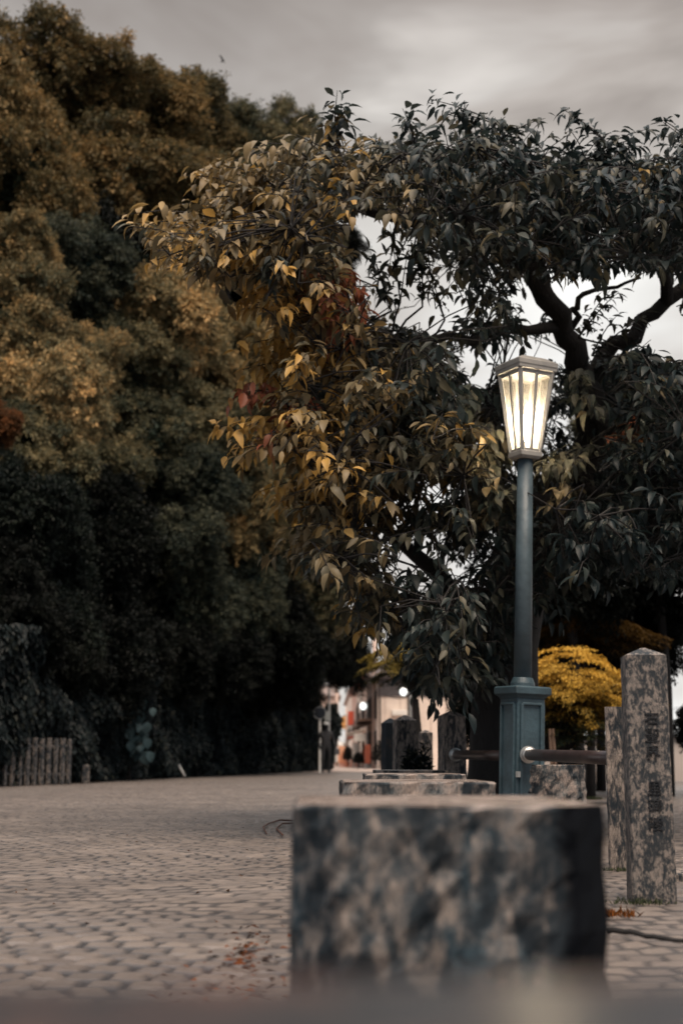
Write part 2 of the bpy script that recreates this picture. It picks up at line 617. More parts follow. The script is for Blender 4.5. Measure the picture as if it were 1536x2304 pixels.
# ivy curtain over the wall
NI = 85000
yy = rng.uniform(20, 72, NI)
wx = np.interp(yy, [p[1] for p in WL], [p[0] for p in WL])
zz = rng.random(NI) ** .85 * 3.1
bul = vnoise(yy * .9, zz * 1.3, 21)
bul2 = vnoise(yy * 3.1, zz * 2.2, 22)
P = np.stack([wx + .05 + bul * .75 + bul2 * .35 * rng.random(NI), yy, zz + bul * .2], 1)
A = nrm(np.stack([.5 + 0 * yy, -.35 + 0 * yy, -1.0 + 0 * yy], 1) + rnd_unit(NI) * .6)
N = nrm(np.stack([.8 + 0 * yy, -.5 + 0 * yy, .5 + 0 * yy], 1) + rnd_unit(NI) * .6)
L = rng.uniform(.10, .20, NI)
V, Fc, T = leaf_arrays(P, A, N, L, L * .65, np.clip(rng.random(NI) * .6 + bul2 * .35, 0, 1))
o = np_mesh('ivy', V, Fc, M_ivy, {'tint': T})
tag(o, 'dark ivy hanging in a curtain down the roadside retaining wall', 'ivy', kind='stuff')


# ------------------------------------------------------------------ hillside trees
def limb_tubes(mb, base, top_pts, r0, sag=.15, n=7):
    for tp in top_pts:
        base, tp = Vector(base), Vector(tp)
        pts, rad = [], []
        for i in range(6):
            t = i / 5
            p = base.lerp(tp, t)
            p.z += math.sin(t * math.pi) * sag * (tp - base).length * .4
            p.x += math.sin(t * 5 + tp.x) * .05 * (tp - base).length
            pts.append(p)
            rad.append(r0 * (1 - t) ** .8 + .015)
        mb.tube(pts, rad, n)


def crown_mesh(seed, Rr=3.2, K=34, nleaf=56000, flat=.85, lsize=(.16, .27), inner=2600):
    global rng
    rng = np.random.default_rng(seed)
    i = np.arange(K) + .5
    ph = np.arccos(1 - 2 * i / K)
    th = math.pi * (1 + 5 ** .5) * i
    C = np.stack([np.cos(th) * np.sin(ph), np.sin(th) * np.sin(ph), np.cos(ph)], 1)
    C = nrm(C + rng.normal(size=C.shape) * .22) * rng.uniform(.42, 1.08, (K, 1))
    C[:, 2] *= flat
    cr = rng.uniform(.13, .32, K) * (1.25 - .25 * (K > 40))
    ntop = 9
    ct = nrm(rng.normal(size=(ntop, 3)) + [0, 0, .8]) * .95
    ct[:, 2] *= flat
    C = np.concatenate([C, ct])
    cr = np.concatenate([cr, rng.uniform(.10, .18, ntop)])
    w = cr ** 2
    w /= w.sum()
    nt_ = nleaf // 17
    ci = rng.choice(len(C), nt_, p=w)
    d = rnd_unit(nt_)
    flip = (d * nrm(C[ci])).sum(1) < rng.uniform(-.9, .1, nt_)
    d[flip] *= -1
    low = (d[:, 2] < -.25) & (rng.random(nt_) < .6)
    d[low, 2] *= -1
    rad = cr[ci] * (.62 + .50 * rng.random(nt_) ** 1.5 + .45 * rng.random(nt_) * (rng.random(nt_) < .22))
    st = rng.uniform(.75, 1.3, (len(C), 3))
    TC = (C[ci] + d * rad[:, None] * st[ci]) * Rr          # where each leafy spray starts
    k = 17
    sdir = nrm(d * .8 + np.array([0, 0, .25]) + rnd_unit(nt_) * .75)
    sl = rng.uniform(.30, .75, nt_)
    tt = rng.random((nt_, k))
    rp_ = lambda q: np.repeat(q, k, 0)
    SD = rp_(sdir)
    spr = rnd_unit(nt_ * k)
    lenk = rp_(sl) * tt.ravel()
    P = rp_(TC) + SD * lenk[:, None] + spr * .11 + np.array([0, 0, -1.]) * (.45 * lenk ** 2)[:, None]
    A = nrm(SD * .6 + spr * .9 + np.array([0, 0, -.55]))
    N = nrm(rp_(d) * .5 + np.array([0, 0, .9]) + rnd_unit(nt_ * k) * .55)
    L = rng.uniform(*lsize, nt_ * k)
    tint = np.clip(rng.normal(.45, .13, nt_ * k) + np.repeat(rng.normal(0, .14, nt_), k) + rng.normal(0, .12, len(C))[np.repeat(ci, k)], 0, 1)
    V1, F1, T1 = leaf_arrays(P, A, N, L, L * .48, tint)
    # inner foliage: oversized leaves in the darkest tint, painted-in shade at the core
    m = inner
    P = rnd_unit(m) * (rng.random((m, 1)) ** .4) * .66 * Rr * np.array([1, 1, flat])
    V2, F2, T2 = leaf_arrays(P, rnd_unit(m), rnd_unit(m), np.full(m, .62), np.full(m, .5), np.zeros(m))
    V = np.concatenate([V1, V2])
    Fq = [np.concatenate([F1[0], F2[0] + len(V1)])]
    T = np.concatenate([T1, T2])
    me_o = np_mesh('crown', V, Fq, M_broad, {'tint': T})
    me = me_o.data
    bpy.data.objects.remove(me_o)
    return me


CROWNS = [crown_mesh(100 + i, flat=f, K=k) for i, (f, k) in enumerate([(.85, 52), (.95, 44), (.7, 58), (.8, 48), (1.0, 60)])]
CROWNS.append(crown_mesh(120, flat=.95, K=26, nleaf=26000, inner=60))     # thin crown that shows its limbs
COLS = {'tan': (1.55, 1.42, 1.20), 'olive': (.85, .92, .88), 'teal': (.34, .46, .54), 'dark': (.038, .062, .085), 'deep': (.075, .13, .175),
        'red': (.95, .50, .34), 'blond': (2.25, 1.98, 1.65), 'rust': (1.12, .97, .74)}  # 'dark' and 'deep' put the shade of hollow and canopy into the leaf colour
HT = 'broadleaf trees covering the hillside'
# px, py, distance, radius px, colour, crown variant, label
hillside = [
    (85, 125, 50, 118, 'rust', 5, 'tallest hillside tree, its ragged top touching the upper left edge of the sky'),
    (-35, 250, 46, 130, 'rust', 1, 'brown-green tree cut by the left frame edge below the tallest treetop'),
    (225, 185, 52, 96, 'rust', 2, 'brownish tree with a notched top just right of the tallest treetop'),
    (335, 250, 55, 105, 'rust', 3, 'round brown ridge tree, third along the skyline from the left'),
    (435, 300, 58, 102, 'rust', 4, 'russet-topped ridge tree where the skyline starts to slope down'),
    (535, 335, 60, 98, 'olive', 0, 'greenish ridge tree below the small flying bird'),
    (635, 345, 62, 88, 'olive', 1, 'last ridge tree before the skyline meets the cherry leaves'),
    (250, 380, 50, 115, 'rust', 5, 'shaded tree with dark limbs showing, below the notched treetop'),
    (405, 430, 52, 112, 'rust', 3, 'copper-lit clumpy tree in the middle of the slope below the ridge'),
    (520, 480, 55, 105, 'olive', 4, 'olive tree on the slope just behind the leftmost cherry twigs'),
    (640, 540, 58, 92, 'olive', 0, 'olive tree mostly covered by the drooping cherry leaves'),
    (90, 400, 44, 120, 'rust', 1, 'large dim rounded tree at upper left beneath the two highest crowns'),
    (165, 590, 42, 105, 'teal', 2, 'blue-green tree in the dark hollow left of the pale rounded tree'),
    (10, 560, 38, 92, 'tan', 3, 'tan tree at the left frame edge halfway up the slope'),
    (55, 720, 37, 105, 'tan', 4, 'golden-edged tree at the left, above the red-leaved one'),
    (120, 880, 36, 100, 'blond', 0, 'yellowish bushy tree at the left with the brightest right-hand rim'),
    (60, 1040, 35, 105, 'olive', 1, 'olive tree beneath the yellowish bushy one at the left'),
    (-8, 950, 32, 52, 'red', 2, 'dark red-leaved tree cut by the left frame edge'),
    (380, 700, 44, 106, 'blond', 3, 'pale tan rounded tree standing out in the centre of the slope'),
    (275, 815, 43, 92, 'olive', 4, 'dusky tree below left of the pale tan rounded tree'),
    (500, 790, 47, 95, 'tan', 0, 'tan tree right of and lower than the pale rounded tree'),
    (605, 755, 50, 82, 'blond', 1, 'light beige tree just left of the yellow cherry twigs'),
    (200, 800, 39, 66, 'tan', 2, 'small bright narrow-topped tree between the yellowish bush and dusky tree'),
    (460, 945, 44, 86, 'olive', 3, 'grey-green tufted tree in the middle left of the red cherry leaves'),
    (345, 985, 42, 82, 'olive', 4, 'grey-green tree with a rounded head above the black hollow'),
    (560, 925, 48, 92, 'olive', 0, 'muted tree behind the red cherry leaves'),
    (665, 890, 54, 82, 'dark', 1, 'dark tree behind the cherry twigs at mid height'),
    (235, 1050, 40, 72, 'olive', 2, 'small tree leaning over the upper left of the black hollow'),
    (440, 1065, 42, 72, 'teal', 3, 'blue-green small tree over the top of the black hollow'),
    (560, 1120, 46, 86, 'tan', 4, 'buff flat-topped tree beside the orange cherry tips'),
    (665, 1150, 50, 84, 'olive', 0, 'olive tree low on the slope behind the cherry edge'),
    (420, 1215, 41, 82, 'teal', 2, 'blue-grey tree with level sprays above the ivy wall'),
    (95, 1210, 35, 105, 'deep', 1, 'blue-green tree low at the left under the olive one'),
    (55, 1390, 33, 105, 'deep', 3, 'dark blue-green tree at the left above the concrete palisade'),
    (200, 1480, 35, 95, 'dark', 4, 'nearly black tree above the broad-leaved wall plant'),
    (320, 1370, 42, 88, 'dark', 0, 'black-shaded tree at the heart of the hollow'),
    (455, 1335, 42, 74, 'teal', 2, 'small spreading tree with two pale sprays above the ivy wall'),
    (560, 1330, 46, 80, 'teal', 1, 'dim blue-green tree above the middle of the ivy wall'),
    (620, 1430, 50, 88, 'dark', 3, 'black-shaded tree above the far half of the ivy wall'),
    (690, 1320, 56, 84, 'olive', 4, 'olive tree with lit right side low behind the cherry'),
    (728, 1425, 62, 62, 'dark', 0, 'dark tree hanging over the road above the two sign poles'),
    (778, 1468, 66, 52, 'dark', 1, 'dark tree reaching furthest over the road in front of the houses'),
    (15, 1580, 33, 62, 'dark', 2, 'dark bush right behind the concrete palisade fence'),
    (125, 1620, 35, 48, 'dark', 3, 'low dark bush behind the end of the concrete palisade fence'),
    (690, 1000, 58, 78, 'dark', 4, 'dark tree behind the centre of the cherry crown edge'),
    (30, 1130, 32, 105, 'deep', 2, 'blue-green tree at the left edge level with the black hollow'),
    (-260, 700, 30, 130, 'olive', 1, 'tree outside the left frame edge at mid slope height'),
    (-270, 1050, 28, 130, 'deep', 2, 'tree outside the left frame edge above the ivy'),
    (-300, 350, 36, 150, 'rust', 3, 'tree outside the left frame edge near the hilltop'),
    (35, 1410, 30.3, 75, 'dark', 0, 'dark leafy tree pressed against the left frame edge over the palisade'),
    (8, 1300, 31, 75, 'dark', 4, 'dark tree at the left edge just over the ivy top'),
    (215, 1200, 37, 105, 'dark', 1, 'almost black tree left of the level pale sprays'),
    (20, 1470, 31, 80, 'dark', 1, 'dark tree cut by the left frame edge above the palisade'),
    (130, 1465, 33, 80, 'dark', 3, 'dark tree whose skirt hangs over the palisade end'),
    (255, 1450, 37, 85, 'dark', 4, 'black tree skirt hanging above the big round leaves'),
    (380, 1470, 41, 75, 'dark', 0, 'black tree skirt over the near part of the ivy wall'),
    (500, 1480, 45, 75, 'dark', 2, 'black tree skirt over the white leaning pipe'),
    (620, 1520, 51, 70, 'dark', 1, 'black tree skirt over the far part of the ivy wall'),
    (700, 700, 60, 76, 'olive', 2, 'olive tree seen through the gap left of the big sky hole'),
]
FL = ['behind the two highest crowns at the upper left', 'behind the round brown ridge tree', 'behind the russet slope tree', 'behind the greenish ridge tree', 'under the notched treetop', 'above the pale tan rounded tree', 'above left of the drooping cherry edge', 'behind the long cherry twigs', 'behind the blue-green hollow tree', 'left of the pale tan rounded tree', 'between the pale tree and the grey-green tufts', 'behind the muted tree by the red leaves', 'behind the lower cherry edge', 'between the yellowish bush and olive tree', 'above the black hollow', 'behind the grey-green rounded head', 'behind the buff flat-topped tree', 'below the olive left tree', 'at the top of the black hollow', 'behind the olive low slope tree', 'behind the level pale sprays', 'inside the left of the black hollow', 'inside the middle of the black hollow', 'behind the palisade tree', 'far behind the cherry at low height', 'above the far ivy wall', 'at the skyline gap behind the cherry', 'behind the big cherry centre']
for k_, (px, py, D, rp) in enumerate([(120, 300, 56, 130), (300, 330, 60, 120), (450, 420, 64, 120), (590, 450, 68, 110), (200, 480, 54, 140), (360, 560, 56, 140), (520, 620, 60, 130),
                        (640, 700, 64, 110), (100, 560, 48, 130), (230, 680, 50, 140), (420, 820, 54, 140), (560, 850, 58, 120), (660, 1010, 62, 100),
                        (130, 1000, 44, 130), (280, 930, 48, 130), (400, 1100, 50, 130), (540, 1060, 56, 120), (160, 1180, 42, 130), (300, 1180, 46, 130), (600, 1230, 60, 110),
                        (480, 1220, 52, 120), (240, 1330, 44, 120), (380, 1300, 48, 120), (130, 1380, 40, 120), (700, 1180, 66, 80), (560, 1440, 58, 90), (720, 560, 68, 70), (730, 800, 68, 60)]):
    hillside.append((px, py, D, rp, 'dark', (px // 10) % 5, 'dark filler-like tree glimpsed '.replace('filler-like ', '') + FL[k_]))
rng = np.random.default_rng(5)
for i, (px, py, D, rp, cn, var, lab) in enumerate(hillside):
    c = at(px, py, D)
    rad = rp / F * D
    k = rad / 3.2
    gx, gy = c.x - .3, c.y
    if gx > wall_x(gy) - .5:
        gx = wall_x(gy) - .5
    gz = hill_z(gx, gy)
    t = thing('broadleaf_tree', (gx, gy, gz - .1), 0, lab, 'tree', HT)
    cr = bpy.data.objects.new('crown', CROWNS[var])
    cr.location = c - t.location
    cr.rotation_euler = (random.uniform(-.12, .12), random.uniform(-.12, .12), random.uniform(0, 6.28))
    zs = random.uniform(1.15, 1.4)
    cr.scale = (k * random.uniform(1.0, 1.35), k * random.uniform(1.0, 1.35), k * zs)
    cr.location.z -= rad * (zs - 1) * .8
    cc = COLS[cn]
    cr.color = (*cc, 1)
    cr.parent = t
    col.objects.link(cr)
    mb = MB()
    lc = c - t.location
    b0 = Vector((0, 0, -.2))
    fork = b0.lerp(lc, .72)
    fork.z = max(.3, lc.z - rad * .75)
    pts = [b0, b0.lerp(fork, .4) + Vector((.15, .1, 0)), b0.lerp(fork, .75) + Vector((-.1, .05, 0)), fork]
    r0 = .10 + rad * .07
    mb.tube(pts, [r0 * 1.3, r0, r0 * .85, r0 * .7], 9)
    tops = [lc + Vector((math.cos(a) * rad * .6, math.sin(a) * rad * .6, rad * z)) for a, z in
            ((0, .25), (1.3, .5), (2.5, .1), (3.7, .45), (5.0, .2), (.7, .7))]
    limb_tubes(mb, fork, tops, r0 * .6)
    mb.build('trunk', M_bark, t, smooth=True)

# shaded trees behind the lamp, right of the road
right_trees = [
    (1270, 1235, 19, 165, 'dark', 1, 'black-shaded tree behind the lamp post above the golden maple'),
    (1470, 1210, 21, 180, 'dark', 2, 'dark tree filling the right edge above the engraved stone pillar'),
    (1070, 1440, 22, 120, 'dark', 3, 'dark tree left of the lamp plinth behind the rail'),
    (1440, 960, 25, 130, 'olive', 4, 'olive tree seen behind the right cherry limb'),
    (1600, 1010, 20, 160, 'olive', 0, 'olive tree cut by the right frame edge at lamp height'),
    (1330, 1440, 24, 110, 'dark', 2, 'shadowy tree directly behind the golden maple top'),
    (1290, 1585, 25, 70, 'dark', 1, 'dark low bush behind and below the golden maple'),
    (1150, 1600, 21, 100, 'dark', 0, 'black bush behind the lamp plinth'),
    (1440, 1420, 22, 110, 'dark', 3, 'dark tree right behind the top of the engraved pillar'),
    (1230, 1400, 21, 110, 'dark', 4, 'black-shaded tree between lamp pole and golden maple'),
    (1570, 1640, 24, 50, 'dark', 4, 'dark bush at the right frame edge behind the engraved pillar'),
]
for (px, py, D, rp, cn, var, lab) in right_trees:
    c = at(px, py, D)
    rad = rp / F * D
    t = thing('shade_tree', (c.x + .1, c.y + .1, 0), 0, lab, 'tree', 'shaded trees behind the lamp')
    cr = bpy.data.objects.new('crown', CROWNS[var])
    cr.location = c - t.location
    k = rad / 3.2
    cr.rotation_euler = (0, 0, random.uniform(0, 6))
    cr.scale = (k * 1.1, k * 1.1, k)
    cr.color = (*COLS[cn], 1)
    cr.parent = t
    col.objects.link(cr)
    mb = MB()
    lc = c - t.location
    fork = Vector((lc.x * .5, lc.y * .5, max(.1, lc.z - rad * .6)))
    mb.tube([(0, 0, -.05), (.03, 0, fork.z * .5), fork], [.09, .075, .06], 8)
    limb_tubes(mb, fork, [lc + Vector((math.cos(a) * rad * .6, math.sin(a) * rad * .6, rad * .3)) for a in (0, 1.5, 3, 4.5)], .07)
    mb.build('trunk', M_bark, t, smooth=True)


# ------------------------------------------------------------------ the big cherry tree
def poly_in(px, py, poly):
    ins = np.zeros(len(px), bool)
    n = len(poly)
    for i in range(n):
        x0, y0 = poly[i]
        x1, y1 = poly[(i + 1) % n]
        c = ((y0 > py) != (y1 > py)) & (px < (x1 - x0) * (py - y0) / (y1 - y0 + 1e-9) + x0)
        ins ^= c
    return ins


cherry_outline = [(720, 310), (800, 345), (900, 320), (980, 320), (1060, 300), (1150, 320), (1240, 340), (1300, 330), (1400, 365), (1480, 350),
                  (1560, 320), (1700, 420), (1720, 800), (1700, 1180), (1600, 1290), (1480, 1300), (1400, 1260), (1290, 1300),
                  (1210, 1360), (1130, 1400), (1100, 1500), (1040, 1540), (960, 1530), (900, 1440), (860, 1400), (790, 1390), (790, 1290), (690, 1240), (720, 1190),
                  (690, 1120), (700, 1060), (650, 1010), (560, 1010), (640, 950), (650, 850), (590, 840), (670, 790), (650, 740), (580, 690),
                  (640, 640), (520, 610), (400, 580), (345, 560), (350, 520), (450, 480), (560, 430), (660, 330)]
holes = [(835, 560, 56, 66), (985, 700, 42, 55), (735, 875, 22, 22), (1075, 830, 30, 30), (1185, 800, 36, 22), (1320, 725, 52, 60),
         (1455, 690, 72, 58), (1500, 745, 55, 34), (885, 1245, 12, 22), (935, 1270, 16, 10), (1000, 1215, 22, 10), (1005, 1270, 16, 8), (1100, 1205, 26, 8),
         (905, 1365, 26, 14), (900, 1460, 26, 16), (965, 1110, 18, 30), (1050, 1000, 10, 14), (945, 640, 22, 16), (905, 1120, 16, 10), (1390, 660, 24, 20)]


def sample_mask(n, D0, D1, poly, thin=0.0):
    out = []
    while len(out) < n:
        px = rng.uniform(300, 1720, 4000)
        py = rng.uniform(230, 1560, 4000)
        ok = poly_in(px, py, poly)
        for hx, hy, rx, ry in holes:
            mg = 1.0 if hy < 1000 else .3
            ok &= (((px - hx) / (rx + 30 * mg)) ** 2 + ((py - hy + 12) / (ry + 34 * mg)) ** 2) > 1
        DD = rng.uniform(D0, D1, 4000)
        # keep clear of the lamp
        ok &= ~((px > 1070) & (px < 1275) & (py > 770) & (DD < 9.9))
        ok &= ~((px > 1130) & (px < 1215) & (py > 1000) & (DD < 10.2))
        # lighter foliage around the fork and below the arch
        light = (((px - 1000) / 230) ** 2 + ((py - 640) / 110) ** 2 < 1) | (((px - 1350) / 170) ** 2 + ((py - 700) / 90) ** 2 < 1)
        light |= ((px - 960) / 150) ** 2 + ((py - 1200) / 150) ** 2 < 1
        ok &= ~(light & (rng.random(4000) < .75))
        lat = (px > 800) & (px < 1130) & (py > 590) & (py < 800)
        ok &= ~(lat & (rng.random(4000) < .45))
        ok &= ~((px > 1180) & (py > 1050) & (rng.random(4000) < .25))
        for a, b, c in zip(px[ok], py[ok], DD[ok]):
            out.append((a, b, c))
    return out[:n]


tree_c = at(1150, 900, 12.5)
cherry = thing('cherry_tree', (at(1120, 1710, 12.8).x, 12.8, 0), 0,
               'large spreading cherry tree with drooping leaves behind the lit street lamp', 'tree')
co0 = cherry.location.copy()


def lim(pts):
    return [at(*p) - co0 for p in pts]


trunk = MB()
trunk.tube(lim([(1135, 1860, 12.8), (1138, 1740, 12.8), (1135, 1600, 12.8), (1142, 1450, 12.7), (1170, 1320, 12.6), (1225, 1200, 12.5), (1285, 1105, 12.4)]),
           [.42, .34, .30, .27, .24, .19, .15], 16)
trunk.tube(lim([(1110, 1560, 12.9), (1060, 1420, 12.7), (985, 1290, 12.2), (900, 1220, 11.6), (830, 1150, 11)]), [.20, .13, .08, .05, .03], 9)
L_main = [(1225, 1200, 12.5), (1285, 1105, 12.4), (1322, 1010, 12.2), (1328, 930, 12), (1318, 860, 12), (1300, 810, 11.9), (1262, 735, 11.8), (1225, 660, 11.6),
          (1190, 600, 11.5), (1110, 555, 11.2), (1010, 530, 10.9), (930, 500, 10.7), (850, 480, 10.4), (760, 440, 10.1), (640, 450, 9.8), (520, 480, 9.5)]
L_right = [(1315, 880, 12), (1365, 800, 12), (1420, 745, 11.9), (1500, 680, 11.8), (1600, 590, 11.6), (1700, 520, 11.4)]
L_up = [(1225, 660, 11.6), (1210, 560, 11.5), (1240, 470, 11.3), (1290, 400, 11.1)]
L_up2 = [(1110, 555, 11.2), (1020, 440, 11.0), (960, 370, 10.7)]
L_up3 = [(1500, 680, 11.8), (1490, 560, 11.4), (1440, 450, 11.1), (1380, 390, 10.9)]
L_mid = [(1318, 930, 12), (1400, 960, 11.6), (1500, 1000, 11.0), (1600, 1040, 10.6)]
L_low = [(1260, 1140, 12.4), (1130, 1120, 11.9), (1020, 1050, 11.3), (900, 960, 10.7), (800, 920, 10.2), (700, 960, 9.8)]
L_low2 = [(1170, 1320, 12.6), (1080, 1360, 12.2), (980, 1380, 11.6), (880, 1340, 11.0), (800, 1280, 10.6)]
L_fill = [(1262, 735, 11.8), (1150, 740, 11.4), (1010, 760, 10.9), (880, 780, 10.4), (760, 780, 10), (660, 780, 9.7)]
L_tw = [(1290, 760, 11.9), (1285, 700, 11.8), (1310, 660, 11.7), (1390, 640, 11.6), (1440, 625, 11.5)]
L_rl = [(1300, 1080, 12.3), (1400, 1150, 11.8), (1500, 1180, 11.2)]
limb_defs = [(L_main, .145, .026), (L_right, .085, .045), (L_up, .065, .02), (L_up2, .05, .018), (L_up3, .06, .02), (L_mid, .06, .02), (L_low, .09, .02),
             (L_low2, .08, .02), (L_fill, .05, .015), (L_tw, .035, .01), (L_rl, .06, .02)]
nodes = []
for pts, r0, r1 in limb_defs:
    P_ = lim(pts)
    # subdivide and roughen
    Q_, RR = [], []
    m = len(P_)
    for i in range(m - 1):
        for k in range(3):
            t = (i + k / 3) / (m - 1)
            p = P_[i].lerp(P_[i + 1], k / 3)
            if 0 < i or k:
                p = p + Vector((random.gauss(0, .018), random.gauss(0, .018), random.gauss(0, .018)))
            Q_.append(p)
            RR.append((r0 * (1 - t) + r1 * t) * random.uniform(.93, 1.07))
    Q_.append(P_[-1])
    RR.append(r1)
    trunk.tube(Q_, RR, 10)
    nodes += [(q, r) for q, r in zip(Q_, RR)][1:]
trunk.build('trunk', M_bark, cherry, smooth=True)

rng = np.random.default_rng(11)
shoots = sample_mask(3900, 8.6, 13.2, cherry_outline)
# extra dense leaf masses: top band, dark centre, left fan
for (cx, cy, rx, ry, n_, D0, D1) in [(1100, 420, 460, 90, 330, 9, 12.5), (1400, 500, 180, 140, 240, 9, 12.5), (620, 560, 200, 90, 90, 8.6, 10),
                                     (850, 820, 150, 90, 150, 9.5, 12), (860, 1000, 170, 120, 230, 9.5, 12.5), (1480, 1000, 120, 160, 150, 9.5, 12.5),
                                     (1130, 560, 120, 70, 90, 10, 12.5), (1080, 700, 90, 50, 30, 10, 12), (1000, 1150, 120, 60, 60, 10, 12.5),
                                     (1050, 1440, 100, 70, 120, 11, 13), (1100, 900, 90, 80, 60, 10.6, 12.5)]:
    for _ in range(n_):
        a, q = rng.uniform(0, 6.28), rng.random() ** .5
        shoots.append((cx + math.cos(a) * q * rx, cy + math.sin(a) * q * ry, rng.uniform(D0, D1)))
shoots = [q for q in shoots if all(((q[0] - hx) / (rx + (26 if hy < 1000 else 8))) ** 2 + ((q[1] - hy + 12) / (ry + (30 if hy < 1000 else 8))) ** 2 > 1 for hx, hy, rx, ry in holes)]
shoots = [q for q in shoots if not (q[0] > 840 and 330 < q[1] < 640 and rng.random() < .30)]
shoots = [q for q in shoots if not (q[0] > 1230 and 600 < q[1] < 820 and rng.random() < .45)]
shoots = [q for q in shoots if not (1170 < q[0] < 1380 and 600 < q[1] < 1120 and q[2] < 11.9)]
special = []   # silhouette shoots standing above the crown edge: px, py, D, direction
for (px, py, D, dx, dz) in [(745, 300, 9.2, .1, 1), (760, 290, 9.3, -.3, 1), (730, 290, 9.2, -.6, .7), (925, 300, 9.5, -.1, 1), (950, 300, 9.6, .7, .6), (1075, 290, 9.5, -1, .7),
                            (1050, 275, 9.5, -1, .5), (1100, 300, 9.6, .5, .6), (1120, 300, 9.8, .9, .3), (1300, 325, 9.5, -.3, .6), (1340, 325, 9.6, .5, .5), (1390, 335, 9.7, 1, .2),
                            (1530, 310, 9.5, -.5, .5), (1180, 320, 9.8, .5, .8), (830, 340, 9.6, -.5, .5), (1240, 335, 9.8, .4, .4),
                            (880, 570, 10.0, .1, .9), (930, 600, 10.0, .3, .7), (860, 640, 10.0, -.2, .8), (960, 570, 10.0, .5, .4), (1010, 650, 10.2, .4, .6)]:
    special.append((px, py, D, dx, dz))

SP = [at(*s) for s in shoots]
keep = []
for s, p in zip(shoots, SP):
    keep.append((p, s, None))
for (px, py, D, dx, dz) in special:
    keep.append((at(px, py, D), (px, py, D), Vector((dx, -.1, dz))))
# hub points: limbs branch to hubs, hubs to shoots
hub_idx = rng.choice(len(keep), 330, replace=False)
hubs = [keep[i][0] for i in hub_idx]
nodeA = np.array([tuple(q) for q, r in nodes]) + np.array(co0)
br = MB()
hub_pos = []
conn = [(np.array(q + co0), r) for q, r in nodes]
order = sorted(hubs, key=lambda h: float(((nodeA - np.array(h)) ** 2).sum(1).min()))
for h in order:
    ha = np.array(h)
    CA = np.array([c_[0] for c_ in conn])
    j = int(np.argmin(((CA - ha) ** 2).sum(1)))
    q, r = Vector(conn[j][0]), conn[j][1]
    a, b = q - co0, h * .85 + q * .15 - co0
    ln = (b - a).length
    if ln > 1.3:
        continue
    mid = a.lerp(b, .5) + Vector((random.gauss(0, .06), random.gauss(0, .06), abs(random.gauss(0, .09))))
    rr = max(.006, min(r * .55, .010 + ln * .010))
    br.tube([a, a.lerp(mid, .5) + Vector((random.gauss(0, .02), 0, random.gauss(0, .02))), mid, b], [rr, rr * .85, rr * .7, rr * .55], 5, cap=False)
    hub_pos.append(np.array(b + co0))
    conn.append((np.array(b + co0), rr * .6))
hubA = np.array(hub_pos)
LP, LA, LN, LL, LT = [], [], [], [], []
for p, (px, py, D), fixed in keep:
    pa = np.array(p)
    j = int(np.argmin(((hubA - pa) ** 2).sum(1)))
    hb = Vector(hubA[j])
    out = (p - tree_c)
    out.z *= .6
    if fixed is None:
        d = (out.normalized() * .6 + Vector((random.gauss(0, .45), random.gauss(0, .45), random.gauss(.15, .3)))).normalized()
        sl = random.uniform(.25, .45)
    else:
        d = fixed.normalized()
        sl = random.uniform(.28, .38)
    s0 = p - d * sl * .5
    s1 = p + d * sl * .5 - Vector((0, 0, .06 if fixed is None else 0.02))
    if (s0 - hb).length < .8:
        br.tube([hb - co0, (hb.lerp(s0, .5)) - co0 + Vector((0, 0, .03)), s0 - co0], [.008, .006, .005], 4, cap=False)
    br.tube([s0 - co0, s0.lerp(s1, .5) - co0 + Vector((0, 0, .03)), s1 - co0], [.005, .004, .003], 4, cap=False)
    nl = random.randint(8, 12)
    # colour by where the branch sits on the tree: outer left shoots have turned, canopy shade is painted in as darker right and lower leaves
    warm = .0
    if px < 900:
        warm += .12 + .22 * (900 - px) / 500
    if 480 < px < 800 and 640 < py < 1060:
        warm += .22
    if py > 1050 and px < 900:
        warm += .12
    base_t = random.gauss(.41, .13) + warm - .20 * max(0, min(1, (px - 900) / 400)) - .12 * max(0, min(1, (py - 1000) / 200)) + (.22 if ((px - 1080) / 170) ** 2 + ((py - 1050) / 130) ** 2 < 1 else 0)  # leaves beside the lamp tinted paler, its light painted in
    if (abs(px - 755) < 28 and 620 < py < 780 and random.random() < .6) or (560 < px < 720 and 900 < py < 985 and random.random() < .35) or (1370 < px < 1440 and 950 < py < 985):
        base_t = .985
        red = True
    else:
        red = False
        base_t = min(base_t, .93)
    side = d.cross(Vector((0, 0, 1)))
    side = side.normalized() if side.length > .05 else Vector((1, 0, 0))
    for k in range(nl):
        t = .15 + .85 * (k + .5) / nl
        q = s0.lerp(s1, t) + Vector((0, 0, .03 * math.sin(t * math.pi)))
        sg = 1 if k % 2 else -1
        ax = d * (.35 + .5 * t) + side * sg * random.uniform(.35, 1.0) * (1.15 - .5 * t) + Vector((random.gauss(0, .38), random.gauss(0, .38), random.uniform(-1.0, .15) - max(0, d.z) * .6))
        ax.normalize()
        nn = Vector((random.gauss(0, .35), random.gauss(-.1, .35), 1)) + ax * .2
        LP.append(tuple(q + ax * .02))
        LA.append(tuple(ax))
        LN.append(tuple(nn))
        LL.append(random.uniform(.06, .135))
        LT.append(min(.935, max(0, base_t + random.gauss(0, .10))) if not red else random.uniform(.955, 1))


